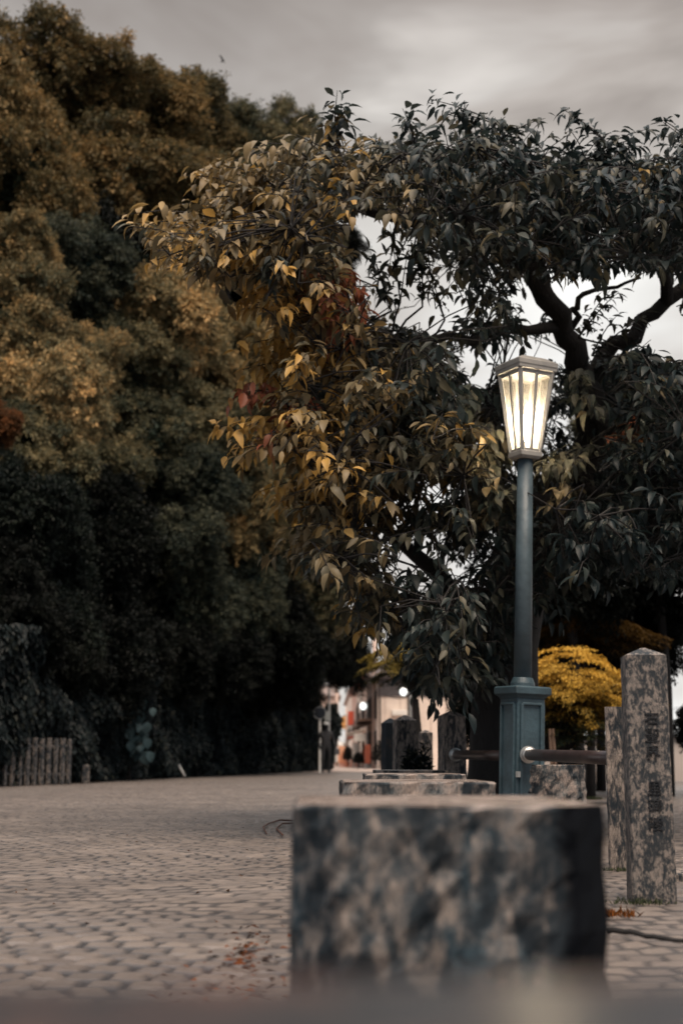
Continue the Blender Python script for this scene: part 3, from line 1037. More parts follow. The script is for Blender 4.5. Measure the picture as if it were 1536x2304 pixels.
def fan(x0, y0, D0, x1, y1, D1, tint, sub=3, arch=.10, lsz=(.06, .13)):
    """long outer shoot carrying two rows of hanging leaves"""
    a, b = at(x0, y0, D0), at(x1, y1, D1)
    hb = Vector(hubA[int(np.argmin(((hubA - np.array(a)) ** 2).sum(1)))])
    if (hb - a).length < .7:
        br.tube([hb - co0, hb.lerp(a, .5) + Vector((0, 0, .04)) - co0, a - co0], [.010, .009, .008], 5, cap=False)
    for s_ in range(sub):
        o_ = Vector((0, (s_ - sub / 2) * .22, random.gauss(0, .05)))
        e = b + o_ + Vector((random.gauss(0, .07), 0, random.gauss(0, .04)))
        d = (e - a).normalized()
        ln = (e - a).length
        side = d.cross(Vector((0, 0, 1))).normalized()
        pts = [a.lerp(e, t) + Vector((0, 0, arch * math.sin(t * math.pi * .85))) for t in (0, .25, .5, .75, 1)]
        br.tube([p - co0 for p in pts], [.008, .006, .005, .004, .002], 4, cap=False)
        nl = int(ln / .022)
        for k in range(nl):
            t = .12 + .88 * min(1, (k + random.uniform(-.8, .8)) / nl)
            q = a.lerp(e, t) + Vector((random.gauss(0, .03), random.gauss(0, .05), random.gauss(0, .025))) + Vector((0, 0, arch * math.sin(t * math.pi * .85)))
            sg = 1 if k % 2 else -1
            ax = d * random.uniform(.4, 1.1) + side * sg * random.uniform(.2, 1) + Vector((random.gauss(0, .25), random.gauss(0, .25), random.uniform(-1.0, .1)))
            ax.normalize()
            LP.append(tuple(q))
            LA.append(tuple(ax))
            LN.append((random.gauss(0, .3), random.gauss(-.15, .3), 1))
            LL.append(random.uniform(*lsz))
            LT.append(min(1 if tint > .95 else .935, max(0, tint + (.10 * t if tint > .5 else 0) + random.gauss(0, .06))))


for f_ in [(640, 470, 9.5, 440, 480, 9.1, .72), (560, 520, 9.4, 330, 525, 9.0, .74), (700, 560, 9.6, 500, 640, 9.2, .80), (760, 640, 9.8, 540, 690, 9.3, .86),
           (800, 700, 10, 590, 735, 9.4, .84), (800, 750, 10, 620, 790, 9.6, .80), (780, 800, 10, 545, 835, 9.4, .88), (760, 850, 10, 575, 885, 9.5, .84),
           (730, 925, 10, 640, 945, 9.6, .97), (640, 900, 9.7, 545, 925, 9.4, .97), (720, 970, 10, 490, 1025, 9.3, .88), (800, 1050, 10.3, 650, 1060, 9.8, .62), (800, 1100, 10.4, 620, 1120, 9.8, .84),
           (820, 1160, 10.5, 650, 1180, 10, .60), (850, 1230, 10.6, 610, 1250, 10, .66), (860, 1290, 10.7, 680, 1300, 10.2, .60), (900, 1390, 11, 770, 1425, 10.6, .86),
           (620, 420, 9.6, 480, 440, 9.2, .70), (700, 360, 9.5, 570, 400, 9.2, .66), (760, 600, 9.7, 730, 760, 9.5, .985),
           (760, 620, 9.7, 800, 700, 9.6, .985)]:
    fan(*f_)
for f_ in [(1160, 300, 9.8, 995, 240, 9.3, .22), (940, 350, 9.7, 918, 262, 9.5, .24), (748, 340, 9.4, 742, 258, 9.2, .25), (740, 330, 9.4, 790, 270, 9.2, .3), (1390, 350, 9.9, 1280, 300, 9.6, .2),
           (1330, 350, 9.9, 1440, 325, 9.6, .2), (1580, 350, 9.9, 1480, 310, 9.6, .2), (1100, 330, 9.9, 1220, 300, 9.7, .25), (900, 350, 9.7, 840, 320, 9.4, .35),
           (900, 680, 10.2, 880, 545, 10, .35), (950, 690, 10.2, 950, 560, 10, .35), (1000, 720, 10.3, 940, 610, 10.1, .4), (880, 700, 10.2, 840, 600, 10, .4),
           (1300, 760, 11, 1360, 660, 10.7, .4), (1330, 800, 11, 1420, 720, 10.7, .4),
           (1010, 1000, 9.9, 1070, 1085, 9.3, .52), (1060, 1010, 9.8, 1120, 1080, 9.35, .5), (980, 1020, 9.9, 1040, 1060, 9.3, .55), (1310, 1040, 9.8, 1215, 1060, 9.4, .5),
           (1300, 1100, 9.8, 1210, 1125, 9.4, .52), (1330, 1000, 9.9, 1260, 1040, 9.4, .45), (1090, 960, 9.9, 1060, 1020, 9.4, .45), (1290, 880, 9.8, 1350, 960, 9.4, .4),
           (1080, 880, 9.8, 1040, 950, 9.4, .4), (1280, 850, 9.9, 1300, 900, 9.5, .4), (1100, 1100, 9.8, 1120, 1150, 9.4, .4)]:
    fan(*f_, sub=2, arch=.04)
br.build('branches', M_bark, cherry, smooth=True)
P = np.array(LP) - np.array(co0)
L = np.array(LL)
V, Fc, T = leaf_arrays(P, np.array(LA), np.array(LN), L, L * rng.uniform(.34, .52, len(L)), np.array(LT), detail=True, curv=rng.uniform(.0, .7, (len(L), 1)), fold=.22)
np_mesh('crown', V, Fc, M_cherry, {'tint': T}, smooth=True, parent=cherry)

# ------------------------------------------------------------------ golden maple and brown maple
def maple(name, centre, rx, rz, n, mat, tint0, lab, trunk_px, D, colr=(1, 1, 1), lsz=(.034, .060)):
    """small tree built of flat, drooping sprays"""
    t = thing(name, (trunk_px, D, 0), 0, lab, 'tree', None)
    o0 = t.location
    mbt = MB()
    c = centre - o0
    fork = Vector((0, 0, max(.45, c.z - rz * 1.5)))
    mbt.tube([(0, 0, -.05), (.04, 0, fork.z * .6), fork], [.07, .055, .045], 8)
    r = np.random.default_rng(n)
    VV, FF, TT, off = [], [], [], 0
    for k in range(n):
        a = r.uniform(0, 6.28)
        el = r.uniform(-1, 1)
        q = r.uniform(.25, 1.0) * (r.uniform(1.2, 1.55) if r.random() < .3 else 1.0)
        rr_ = math.sqrt(max(.08, 1 - el * el * .8))
        lb = [(-.55, .1, .10, .55), (.0, -.1, .30, .60), (.50, .1, -.05, .55), (.15, .0, -.45, .65), (-.25, 0, -.2, .6), (.85, 0, .05, .32)][k % 6]
        q *= lb[3] * 1.15
        pc = c + Vector((lb[0] * rx, lb[1] * rx, lb[2] * rz)) + Vector((math.cos(a) * rx * q * rr_, math.sin(a) * rx * q * rr_, el * rz * lb[3] * r.uniform(.7, 1.1)))
        mid = fork.lerp(pc, .6) + Vector((0, 0, .12))
        mbt.tube([fork, mid, pc], [.018, .009, .003], 4, cap=False)
        od = np.array([pc.x - c.x, pc.y - c.y, 0]) + r.normal(size=3) * [.08, .08, 0]
        od = od / np.linalg.norm(od)
        sd_ = np.array([-od[1], od[0], 0])
        m_ = 170
        s_ = r.uniform(-.12, .30, m_)
        w_ = r.normal(0, .10, m_) * (1.1 - (s_ + .12) / .5)
        P = np.array(pc) + od * (s_ * 1.3)[:, None] + sd_ * w_[:, None]
        P[:, 2] += r.normal(0, .010, m_) - .9 * np.maximum(0, s_) ** 1.6 - .8 * w_ ** 2
        A = od + sd_ * (w_[:, None] * 6) + r.normal(size=(m_, 3)) * .45 + np.array([0, 0, -.45])
        N = r.normal(size=(m_, 3)) * .28 + np.array([0, 0, 1.])
        L = r.uniform(*lsz, m_)
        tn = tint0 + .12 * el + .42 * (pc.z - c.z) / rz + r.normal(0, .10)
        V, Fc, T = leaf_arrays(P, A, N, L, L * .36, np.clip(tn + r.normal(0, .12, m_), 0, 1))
        VV.append(V)
        FF.append(Fc[0] + off)
        TT.append(T)
        off += len(V)
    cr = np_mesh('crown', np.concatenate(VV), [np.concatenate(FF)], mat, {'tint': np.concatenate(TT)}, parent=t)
    cr.color = (*colr, 1)
    mbt.build('trunk', M_bark, t, smooth=True)
    return t


Dm = 17.0
cm = at(1285, 1545, Dm)
maple('golden_maple', cm + Vector((0, 0, -.05)), .60, .60, 210, M_gold, .52, 'bright golden-leaved maple just right of the lamp plinth', at(1245, 1700, Dm + .2).x, Dm + .2)
cm2 = at(1320, 1425, 19.5)
maple('brown_maple', cm2, .65, .38, 110, M_gold, .5, 'dull brown maple crown showing above the golden maple', at(1325, 1700, 19.7).x, 19.7, colr=(.22, .20, .28))
cm3 = at(915, 1470, 20)
maple('yellow_green_maple', cm3 + Vector((.05, 0, -.1)), .42, .36, 60, M_gold, .5, 'small yellow-green tree in front of the beige house', at(935, 1700, 20).x, 20, colr=(.42, .5, .6))

# ------------------------------------------------------------------ stone blocks in a row
def rough_block(w, d, h, cutl=.0, cutr=.0, seed=1, res=.03):
    """rough-hewn block with chamfered upright corners; origin at the middle of its foot"""
    mb = MB()
    out = [(-w / 2 + cutl, -d / 2), (w / 2 - cutr, -d / 2), (w / 2, -d / 2 + cutr * 1.1), (w / 2, d / 2 - .02), (w / 2 - .02, d / 2), (-w / 2 + .02, d / 2),
           (-w / 2, d / 2 - .02), (-w / 2, -d / 2 + cutl * 1.1)]
    # resample outline
    pts = []
    for i in range(len(out)):
        a, b = Vector(out[i]), Vector(out[(i + 1) % len(out)])
        k = max(1, int((b - a).length / res))
        for j in range(k):
            pts.append(a.lerp(b, j / k))
    nz_ = max(3, int(h / res))
    r = random.Random(seed)
    n = len(pts)
    vs, fs = [], []
    prof = [(1.015 if z_ == 0 else 1.0 + .02 * (1 - z_ / nz_)) for z_ in range(nz_ + 1)]
    for z_ in range(nz_ + 1):
        zz = h * z_ / nz_
        for p in pts:
            k = prof[z_]
            jit = .0035
            vs.append((p.x * k + r.gauss(0, jit), p.y * k + r.gauss(0, jit), zz + (r.gauss(0, .002) if 0 < z_ < nz_ else 0)))
    for z_ in range(nz_):
        for i in range(n):
            i2 = (i + 1) % n
            fs.append((z_ * n + i, z_ * n + i2, (z_ + 1) * n + i2, (z_ + 1) * n + i))
    # rounded rim then top
    m = len(vs)
    for p in pts:
        vs.append((p.x * .985, p.y * .988, h + .006))
    for i in range(n):
        i2 = (i + 1) % n
        fs.append((nz_ * n + i, nz_ * n + i2, m + i2, m + i))
    fs.append(tuple(m + i for i in range(n)))
    fs.append(tuple(range(n - 1, -1, -1)))
    return mb.add(vs, fs)


TOP = .43
blocks = [
    # D front, left px, right px, depth, label
    (-.62, None, None, 1.08, 'wet topped stone block right under the lens, its surface glazing the bottom edge'),
    (2.24, 650, 1366, .67, 'biggest looking, strongly blurred stone block with a black stain on its right corner'),
    (4.65, 769, 1113, .67, 'stone block second in front, only its black-spotted upper edge showing'),
    (7.2, 823, 1048, .67, 'third stone block of the row, a pale strip behind the spotted one'),
    (9.9, 845, 1008, .67, 'farthest stone block of the row, a thin pale strip before the left posts'),
]
GB = 'granite blocks in a row along the paving'
for i, (D, l, r_, dep, lab) in enumerate(blocks):
    if l is None:
        X0, X1 = -.20, .36
    else:
        X0, X1 = X_at(l, D, 1800), X_at(r_, D, 1800)
    w = X1 - X0
    t = rough_block(w, dep, TOP, .075 if i == 1 else .03, .055 if i == 1 else .03, seed=i)
    o = t.build('stone_block', M_wetblock if i == 0 else M_block2 if i == 1 else M_block)
    o.location = ((X0 + X1) / 2, D + dep / 2, -.006 + (.004 if i == 0 else 0))
    o.rotation_euler = (0, 0, R(1.0))
    tag(o, lab, 'stone block', GB)
# block standing behind the rail
D = 8.9
X0, X1 = X_at(1172, D), X_at(1320, D)
o = rough_block(X1 - X0, .45, .475, .02, .02, seed=9).build('stone_block', M_block)
o.location = ((X0 + X1) / 2, D + .225, -.01)
o.rotation_euler = (0, 0, R(-3))
tag(o, 'sharply seen black-mottled stone block just right of the lamp plinth, below the rail', 'stone block', GB)
# dark moss patch on the right corner of the nearest block: real crust on the stone
M_moss = simple_mat('black_moss_crust', (.012, .014, .018), rough=.95, var=.6, scale=40, bump=.8)
M_moss2 = M_moss

# ------------------------------------------------------------------ stone posts
def stone_post(px, D, w, h, rz, mat, lab, cap='pyramid', capz=.03, dw=None, lean=0, name='stone_post'):
    mb = MB()
    hw = w / 2
    nlev = 14
    r = random.Random(int(px))
    secs = []
    vs, fs = [], []
    c = w * .04
    ring = [(-hw + c, -hw), (hw - c, -hw), (hw, -hw + c), (hw, hw - c), (hw - c, hw), (-hw + c, hw), (-hw, hw - c), (-hw, -hw + c)]
    for k in range(nlev + 1):
        z = -.03 + (h + .03) * k / nlev
        t = 1.04 - .05 * k / nlev
        for x, y in ring:
            vs.append((x * t + r.gauss(0, w * .008), y * t * (dw or 1) + r.gauss(0, w * .008), z))
    for k in range(nlev):
        for i in range(8):
            i2 = (i + 1) % 8
            fs.append((k * 8 + i, k * 8 + i2, (k + 1) * 8 + i2, (k + 1) * 8 + i))
    m = len(vs)
    if cap == 'pyramid':
        for x, y in ring:
            vs.append((x * .52, y * .52 * (dw or 1), h + capz * .55))
        for x, y in ring:
            vs.append((x * .10, y * .10 * (dw or 1), h + capz))
        for lv in range(2):
            a0 = nlev * 8 if lv == 0 else m
            a1 = m if lv == 0 else m + 8
            for i in range(8):
                i2 = (i + 1) % 8
                fs.append((a0 + i, a0 + i2, a1 + i2, a1 + i))
        fs.append(tuple(m + 8 + i for i in range(8)))
    else:
        fs.append(tuple(nlev * 8 + i for i in range(8)))
    fs.append(tuple(range(7, -1, -1)))
    mb.add(vs, fs)
    p = at(px, 1710, D)
    o = mb.build(name, mat)
    o.location = (p.x, p.y + hw, 0)
    o.rotation_euler = (0, lean, rz)
    tag(o, lab, 'stone post', 'stone posts of the paving edge')
    return o


gb = on_ground(1470, 2035)
pil = stone_post(1464, gb.y, .150, .875, R(-4), M_post, 'tall speckled stone pillar with a carved black inscription and low pyramid top', capz=.03, name='stone_pillar')
g3 = on_ground(1383, 1960)
stone_post(1413, g3.y, .17, .745, R(-12), M_post2, 'shorter flat-topped stone post half hidden behind the inscribed pillar', cap='flat')
stone_post(1018, 11.6, .185, .85, R(14), M_post2, 'round-topped pinkish stone post holding the left end of the rail', capz=.045)
stone_post(912, 13.2, .20, .86, R(7), M_post2, 'dark rain-streaked stone post in front of the beige house', capz=.05)
stone_post(878, 14.2, .14, .86, R(20), stone_mat('blackened_granite', 1.2, .95, light=(.06, .05, .045), mid=(.03, .03, .03)),
           'almost black stone post, leftmost of the stone posts', capz=.05)
stone_post(958, 15.0, .13, .78, R(7), M_post2, 'narrow stone post in the gap between the streaked post and the pinkish one', capz=.03)

# inscription
fc = bpy.data.curves.new('inscription', 'FONT')
fc.body = '右\n聖\n界\n\n里\n碑\n陵'
fc.size = .054
fc.space_line = 1.15
fc.align_x = 'CENTER'
fc.extrude = .0025
fc.offset = .0002
ins = bpy.data.objects.new('inscription', fc)
fc.materials.append(M_moss)
ins.parent = pil
ins.location = (.012, -.0785, .63)
ins.rotation_euler = (R(90), 0, 0)
col.objects.link(ins)
ins['label'] = 'column of black carved characters'

# ------------------------------------------------------------------ street lamp
DL = 9.0
pl = at(1167, 1710, DL)
lamp = thing('street_lamp', (pl.x, DL, 0), 0, 'lit street lamp with a tapered four-sided lantern on a teal panelled plinth', 'street lamp')


lamp.rotation_euler = (Matrix.Rotation(R(1.9), 3, 'Y') @ Matrix.Rotation(R(26), 3, 'Z')).to_euler()


def zat(py, D=DL):
    return at(768, py, D).z


def pxm(n):
    return n / F * DL * 1.0


z_cap0, z_cap1 = zat(1572), zat(1548)
hw = pxm(73) / 2
# plinth with recessed panels
mb = MB()
mb.frustum([(hw * 1.16, 0), (hw * 1.16, .10), (hw * 1.04, .13), (hw, .135), (hw * .985, z_cap0)])
mb.build('plinth', M_paint, lamp, bevel=.006)
mb = MB()
for k in range(4):
    M_ = Matrix.Rotation(k * math.pi / 2, 3, 'Z')
    y = -hw - .004
    za, zb = .17, z_cap0 - .035
    xw = hw * .70
    for a, b in (((-xw, y, za), (-xw, y, zb)), ((xw, y, za), (xw, y, zb)), ((-xw, y, za), (xw, y, za)), ((-xw, y, zb), (xw, y, zb))):
        mb.bar(M_ @ Vector(a), M_ @ Vector(b), .020, .018)
mb.build('panel_moulding', M_paint, lamp, bevel=.005)
mb = MB()
mb.frustum([(hw * .98, z_cap0 - .004), (hw * 1.08, z_cap0 + .012), (hw * 1.27, z_cap0 + .026), (hw * 1.27, z_cap1), (hw * 1.18, z_cap1 + .008)])
mb.build('plinth_cap', M_paint, lamp, bevel=.004)
# pole
z_p1 = zat(1026)
mb = MB()
mb.tube([(0, 0, z_cap1 + .006), (0, 0, z_cap1 + .03), (0, 0, z_cap1 + .065)], [.078, .076, .062], 28)
mb.build('pole_collar', M_paint, lamp, bevel=.004)
M_pole = simple_mat('pole_paint', (.060, .090, .108), rough=.5, var=.35, scale=6, bump=.3)  # part of the lamp's glow is painted in as a lighter tone
mb = MB()
mb.tube([(0, 0, z_cap1 + .06), (0, 0, (z_cap1 + z_p1) / 2), (0, 0, z_p1 + .01)], [.057, .054, .0495], 32)
mb.build('pole', M_pole, lamp, smooth=True)
# lantern
zb0, zb1 = zat(1030), zat(1019)
zt = zat(842)
hb, ht = pxm(46) / 2, pxm(87) / 2
mb = MB()
mb.frustum([(hb * 1.0, zb0 - .012), (hb * 1.24, zb0 + .004), (hb * 1.24, zb1), (hb * 1.1, zb1 + .006)])
mb.build('lantern_base', M_lampgrey, lamp, bevel=.003)
mb = MB()
cor = [(-1, -1), (1, -1), (1, 1), (-1, 1)]
for k in range(4):
    a, b = cor[k], cor[(k + 1) % 4]
    pa0, pa1 = Vector((a[0] * hb, a[1] * hb, zb1)), Vector((a[0] * ht, a[1] * ht, zt))
    pb0, pb1 = Vector((b[0] * hb, b[1] * hb, zb1)), Vector((b[0] * ht, b[1] * ht, zt))
    mb.bar(pa0, pa1, .026, .026)                         # corner
    nrm_out = Vector(((a[0] + b[0]) / 2, (a[1] + b[1]) / 2, 0)) * .002
    mb.bar((pa0 + pb0) / 2 + nrm_out, (pa1 + pb1) / 2 + nrm_out, .017, .016)   # centre mullion
    for t0, hgt in ((.02, .022), (.975, .026)):
        q0, q1 = pa0.lerp(pa1, t0), pb0.lerp(pb1, t0)
        mb.bar(q0, q1, .014, hgt)
for v in range(len(mb.v)):
    pass
mb.build('lantern_frame', M_lampgrey, lamp, bevel=.002)
# panes
mg, tg, bgp = new_mat('frosted_lamp_glass')
out = [n for n in tg.nodes if n.type == 'OUTPUT_MATERIAL'][0]
trl = nnode(tg, 'ShaderNodeBsdfTranslucent')
trl.inputs[0].default_value = (.22, .20, .17, 1)
dif = nnode(tg, 'ShaderNodeBsdfDiffuse')
dif.inputs[0].default_value = (.30, .275, .23, 1)
trp = nnode(tg, 'ShaderNodeBsdfTransparent')
trp.inputs[0].default_value = (1, .95, .85, 1)
m1 = nnode(tg, 'ShaderNodeMixShader', n_0=.3)
tg.links.new(trl.outputs[0], m1.inputs[1])
tg.links.new(dif.outputs[0], m1.inputs[2])
m2 = nnode(tg, 'ShaderNodeMixShader', n_0=.45)
tg.links.new(m1.outputs[0], m2.inputs[1])
tg.links.new(trp.outputs[0], m2.inputs[2])
tg.links.new(m2.outputs[0], out.inputs[0])
for k in range(4):
    a, b = Vector(cor[k]), Vector(cor[(k + 1) % 4])
    for (u0, u1) in ((.04, .49), (.51, .96)):
        mb = MB()
        vs = []
        for off in (0, .004):
            for z, hh, in ((zb1 + .004, hb), (zt - .004, ht)):
                for u in (u0, u1):
                    p = a.lerp(b, u) * (hh - .006 - off)
                    vs.append((p.x, p.y, z))
        mb.add(vs, [(0, 1, 3, 2)])
        mb.build('glass_pane', mg, lamp)
# roof
zr = zat(822)
mb = MB()
ho = ht * 1.22
mb.frustum([(ht * 1.02, zt - .006), (ho * .97, zt + .004), (ho * .97, zt + .024), (ho, zt + .030), (ho, zr), (ho * .62, zr + .036), (ho * .52, zr + .042)])
mb.build('lantern_roof', M_lampgrey, lamp, bevel=.003)
# bulb
me_, te_, be_ = new_mat('glowing_bulb')
be_.inputs['Emission Color'].default_value = (1, .86, .64, 1)
be_.inputs['Emission Strength'].default_value = 90
zbulb = zat(955)
mb = MB()
mb.tube([(0, 0, zbulb - .10), (0, 0, zbulb - .07), (0, 0, zbulb - .03), (0, 0, zbulb + .02), (0, 0, zbulb + .05), (0, 0, zbulb + .065)], [.016, .018, .03, .036, .028, .01], 16)
mb.build('bulb', me_, lamp, smooth=True)
ld = bpy.data.lights.new('lamp_light', 'POINT')
ld.energy = 150
ld.color = (1, .86, .68)
ld.shadow_soft_size = .04
lo = bpy.data.objects.new('lamp_light', ld)
lo.location = (0, 0, zbulb)
lo.parent = lamp
col.objects.link(lo)
# small metal tag low on the plinth corner
mb = MB()
mb.box((-hw * .93, -hw * 1.05, zat(1742)), (.022, .022, .035))
mb.build('metal_tag', M_steel, lamp)
# crust of the big block needs no separate thing

# ------------------------------------------------------------------ rails with steel collars
def rail(p0, p1, rad, lab, bow=.0):
    d = (p1 - p0).normalized()
    t = thing('hand_rail', p0, 0, lab, 'rail', 'rails of the low barrier')
    L_ = (p1 - p0).length
    mb = MB()
    mb.tube([d * .02, d * L_ * .3, d * L_ * .7, d * L_], rad, 20)
    mb.build('rail_bar', M_rail, t, smooth=True)
    mb = MB()
    mb.tube([d * .0, d * .02, d * .022, d * .05, d * .055], [rad * 1.55, rad * 1.55, rad * 1.3, rad * 1.25, rad * 1.0], 24)
    mb.build('collar', M_steel, t, smooth=False)
    return t


p3 = Vector((pil.location.x, 0, 0))
post3 = [o for o in bpy.data.objects if o.get('label', '').startswith('shorter flat-topped')][0]
pA = at(1187, 1698, DL - .13)
pB = Vector((post3.location.x - .04, post3.location.y + .02, at(1360, 1706, g3.y).z))
rail(pA, pB, .034, 'dark round rail running from the lamp plinth to the short post at right')
pA2 = at(1024, 1698, 11.5)
pB2 = at(1130, 1700, DL + .12)
rail(pA2, pB2, .034, 'dark round rail running from the pinkish post to the lamp plinth')

# ------------------------------------------------------------------ left: palisade, short post, white pipe, broad-leaved plant
M_conc = stone_mat('aged_concrete', 1.5, .62, light=(.22, .185, .165), mid=(.09, .09, .09))
pal = thing('concrete_palisade', (on_ground(80, 1768).x, on_ground(80, 1768).y, 0), 0, 'low fence of upright grey concrete slabs at the left edge of the road', 'fence')
o0 = pal.location
P0, P1 = at(-60, 1710, 27.6), at(156, 1710, 31.0)
for k in range(14):
    t_ = k / 13
    p = P0.lerp(P1, t_)
    mb = MB()
    w_ = .165
    dirv = (P1 - P0)
    a = math.atan2(dirv.y, dirv.x) + .25
    mb.box((p.x - o0.x, p.y - o0.y, .47 + random.uniform(-.01, .01)), (w_, .07, .96), rz=a + random.uniform(-.05, .05))
    mb.build('slab', M_conc, pal, bevel=.012)
mb = MB()
mb.bar((P0.x - o0.x, P0.y - o0.y + .08, .75), (P1.x - o0.x, P1.y - o0.y + .10, .80), .05, .05)
mb.bar((P0.x - o0.x, P0.y - o0.y + .08, .25), (P1.x - o0.x, P1.y - o0.y + .10, .20), .05, .05)
mb.build('cross_beam', M_conc, pal)

g_ = on_ground(192, 1761)
mb = MB()
mb.frustum([(.085, -.02), (.082, .36), (.06, .40)], rz=.3)
o = mb.build('marker_stub', M_conc, bevel=.01)
o.location = g_
tag(o, 'short dim concrete stub beside the end of the palisade fence', 'marker post')

a, b = at(392, 1707, 43.6), at(415, 1746, 43.0)
a = at(392, 1705, 42.0)
b = at(416, 1747, 42.0)
M_white = simple_mat('white_plastic', (.72, .70, .66), rough=.4, var=.1)
mb = MB()
mb.tube([Vector((0, 0, 0)), (a - b) * .5 + Vector((.01, 0, 0)), (a - b) * .93, (a - b) + Vector((-.02, 0, .02))], .035, 12)
o = mb.build('white_pipe', M_white, smooth=True)
o.location = b
tag(o, 'thin white pipe leaning against the foot of the ivy wall', 'pipe')

# broad-leaved plant on the wall
rng = np.random.default_rng(42)
pc = at(290, 1600, 36.5)
plant = thing('broad_leaved_plant', (pc.x - .1, pc.y + .2, 0), 0, 'plant with big round drooping leaves growing up the ivy wall', 'plant')
n = 130
P = np.stack([rng.normal(0, .34, n), rng.normal(0, .2, n), pc.z + rng.uniform(-1.1, .75, n)], 1)
P[:, 0] += (pc.z - P[:, 2]) * .22
A = nrm(np.stack([rng.normal(0, .5, n), rng.normal(-.4, .3, n), -1 + 0 * P[:, 0]], 1))
N = nrm(np.stack([rng.normal(0, .3, n), -1 + 0 * P[:, 0], rng.normal(.7, .3, n)], 1))
L = rng.uniform(.2, .38, n)
V, Fc, T = leaf_arrays(P, A, N, L, L * .85, rng.random(n), detail=True)
M_broadp = leaf_mat('blue_green_leaf', [(0, (.03, .055, .065)), (1, (.07, .11, .12))])
np_mesh('leaves', V, Fc, M_broadp, {'tint': T}, parent=plant, smooth=True)
mb = MB()
for k in range(4):
    mb.tube([(k * .05, 0, 0), (random.uniform(-.2, .2), 0, pc.z * .5), (random.uniform(-.3, .3), -.1, pc.z + .3)], [.03, .02, .008], 6)
mb.build('stem', M_bark, plant, smooth=True)

# ------------------------------------------------------------------ sign poles, person
M_galv = simple_mat('galvanised_pole', (.38, .38, .37), rough=.4, metal=.4, var=.1)
Ds = 58
p = at(739, 1710, Ds)
sg = thing('sign_pole', (p.x, Ds, 0), 0, 'tall thin pole with a small rectangular sign behind the dark figure', 'sign')
mb = MB()
mb.tube([(0, 0, 0), (.02, 0, at(739, 1550, Ds).z)], .045, 10)
mb.build('pole', M_galv, sg)
mb = MB()
mb.box((-.04, -.07, at(739, 1611, Ds).z), (.23, .03, .36))
mb.build('sign_plate', simple_mat('pale_sign', (.35, .37, .36), rough=.5), sg, bevel=.01)
p = at(719, 1710, Ds - 1)
mr = thing('round_sign_pole', (p.x, Ds - 1, 0), 0, 'white pole with a round dark sign at the end of the ivy wall', 'sign')
mb = MB()
zt_ = at(719, 1610, Ds - 1).z
mb.tube([(0, 0, 0), (0, 0, zt_)], .045, 10)
mb.build('pole', M_white, mr)
mb = MB()
mb.tube([(0, -.06, zt_ + .1), (0, -.03, zt_ + .1)], .24, 28)
mb.build('sign_disc', simple_mat('dark_sign', (.012, .016, .024), rough=.4), mr)
mb = MB()
ring = [(math.cos(a) * .24, -.06, zt_ + .1 + math.sin(a) * .24) for a in [i * 2 * math.pi / 28 for i in range(29)]]
mb.tube(ring, .014, 6)
mb.build('sign_rim', M_galv, mr)

Dp = 55
hp = at(733, 1710, Dp)
person = thing('person', (hp.x, Dp, 0), R(10), 'person in dark clothes and a pale cap standing at the end of the ivy wall', 'person')


def skin_body(verts, edges, radii, name, mat, parent, sub=2):
    me = bpy.data.meshes.new(name)
    me.from_pydata(verts, edges, [])
    me.materials.append(mat)
    o = bpy.data.objects.new(name, me)
    col.objects.link(o)
    o.parent = parent
    sk = o.modifiers.new('skin', 'SKIN')
    sk.use_smooth_shade = True
    for i, r in enumerate(radii):
        me.skin_vertices[0].data[i].radius = (r, r) if not hasattr(r, '__len__') else r
        me.skin_vertices[0].data[i].use_root = (i == 0)
    s = o.modifiers.new('sub', 'SUBSURF')
    s.levels = s.render_levels = sub
    return o


bv = [(0, 0, .95), (0, .0, 1.15), (0, .01, 1.38), (0, 0, 1.50), (0, -.01, 1.60), (0, -.01, 1.70),
      (-.10, 0, .88), (-.12, -.03, .48), (-.12, .03, .09), (-.12, -.10, .04),
      (.10, 0, .88), (.13, .04, .48), (.12, .10, .09), (.13, -.03, .04),
      (-.19, 0, 1.40), (-.25, .02, 1.13), (-.22, -.10, .90), (-.21, -.14, .82),
      (.19, 0, 1.40), (.27, .02, 1.14), (.33, -.10, .95), (.34, -.15, .88)]
be = [(0, 1), (1, 2), (2, 3), (3, 4), (4, 5), (0, 6), (6, 7), (7, 8), (8, 9), (0, 10), (10, 11), (11, 12), (12, 13),
      (2, 14), (14, 15), (15, 16), (16, 17), (2, 18), (18, 19), (19, 20), (20, 21)]
rd = [(.15, .11), (.14, .10), (.16, .11), .055, .085, .08, .09, .06, .045, .04, .09, .06, .045, .04, .06, .045, .035, .03, .06, .045, .035, .03]
skin_body(bv, be, rd, 'body', M_black, person)
mb = MB()
mb.tube([(0, -.01, 1.68), (0, -.01, 1.74), (0, -.01, 1.78), (0, -.01, 1.80)], [.098, .095, .07, .02], 18)
mb.box((0, -.12, 1.70), (.13, .12, .012))
mb.build('cap', simple_mat('pale_cap', (.35, .36, .36), rough=.8), person, smooth=True)
mb = MB()
mb.box((.36, -.12, .76), (.20, .10, .22), taper=.8)
mb.build('bag', simple_mat('dark_bag', (.05, .05, .055), rough=.7), person, bevel=.02)

person.scale = (1.12, 1.12, 1.08)
# ------------------------------------------------------------------ far street
M_asph = simple_mat('pale_asphalt', (.34, .27, .235), rough=.7, var=.2, scale=.6)
mb = MB()
vs = [(-12, 62, -.004), (60, 62, -.004), (60, 300, -.004), (-60, 300, -.004), (-30, 170, -.004)]
mb.add(vs, [(0, 1, 2, 3, 4)])
tag(mb.build('far_street', M_asph), kind='structure')


def sx(D):
    """x of the house fronts along the right side of the far street"""
    return X_at(736 + (850 - 736) * 80 / D, D)


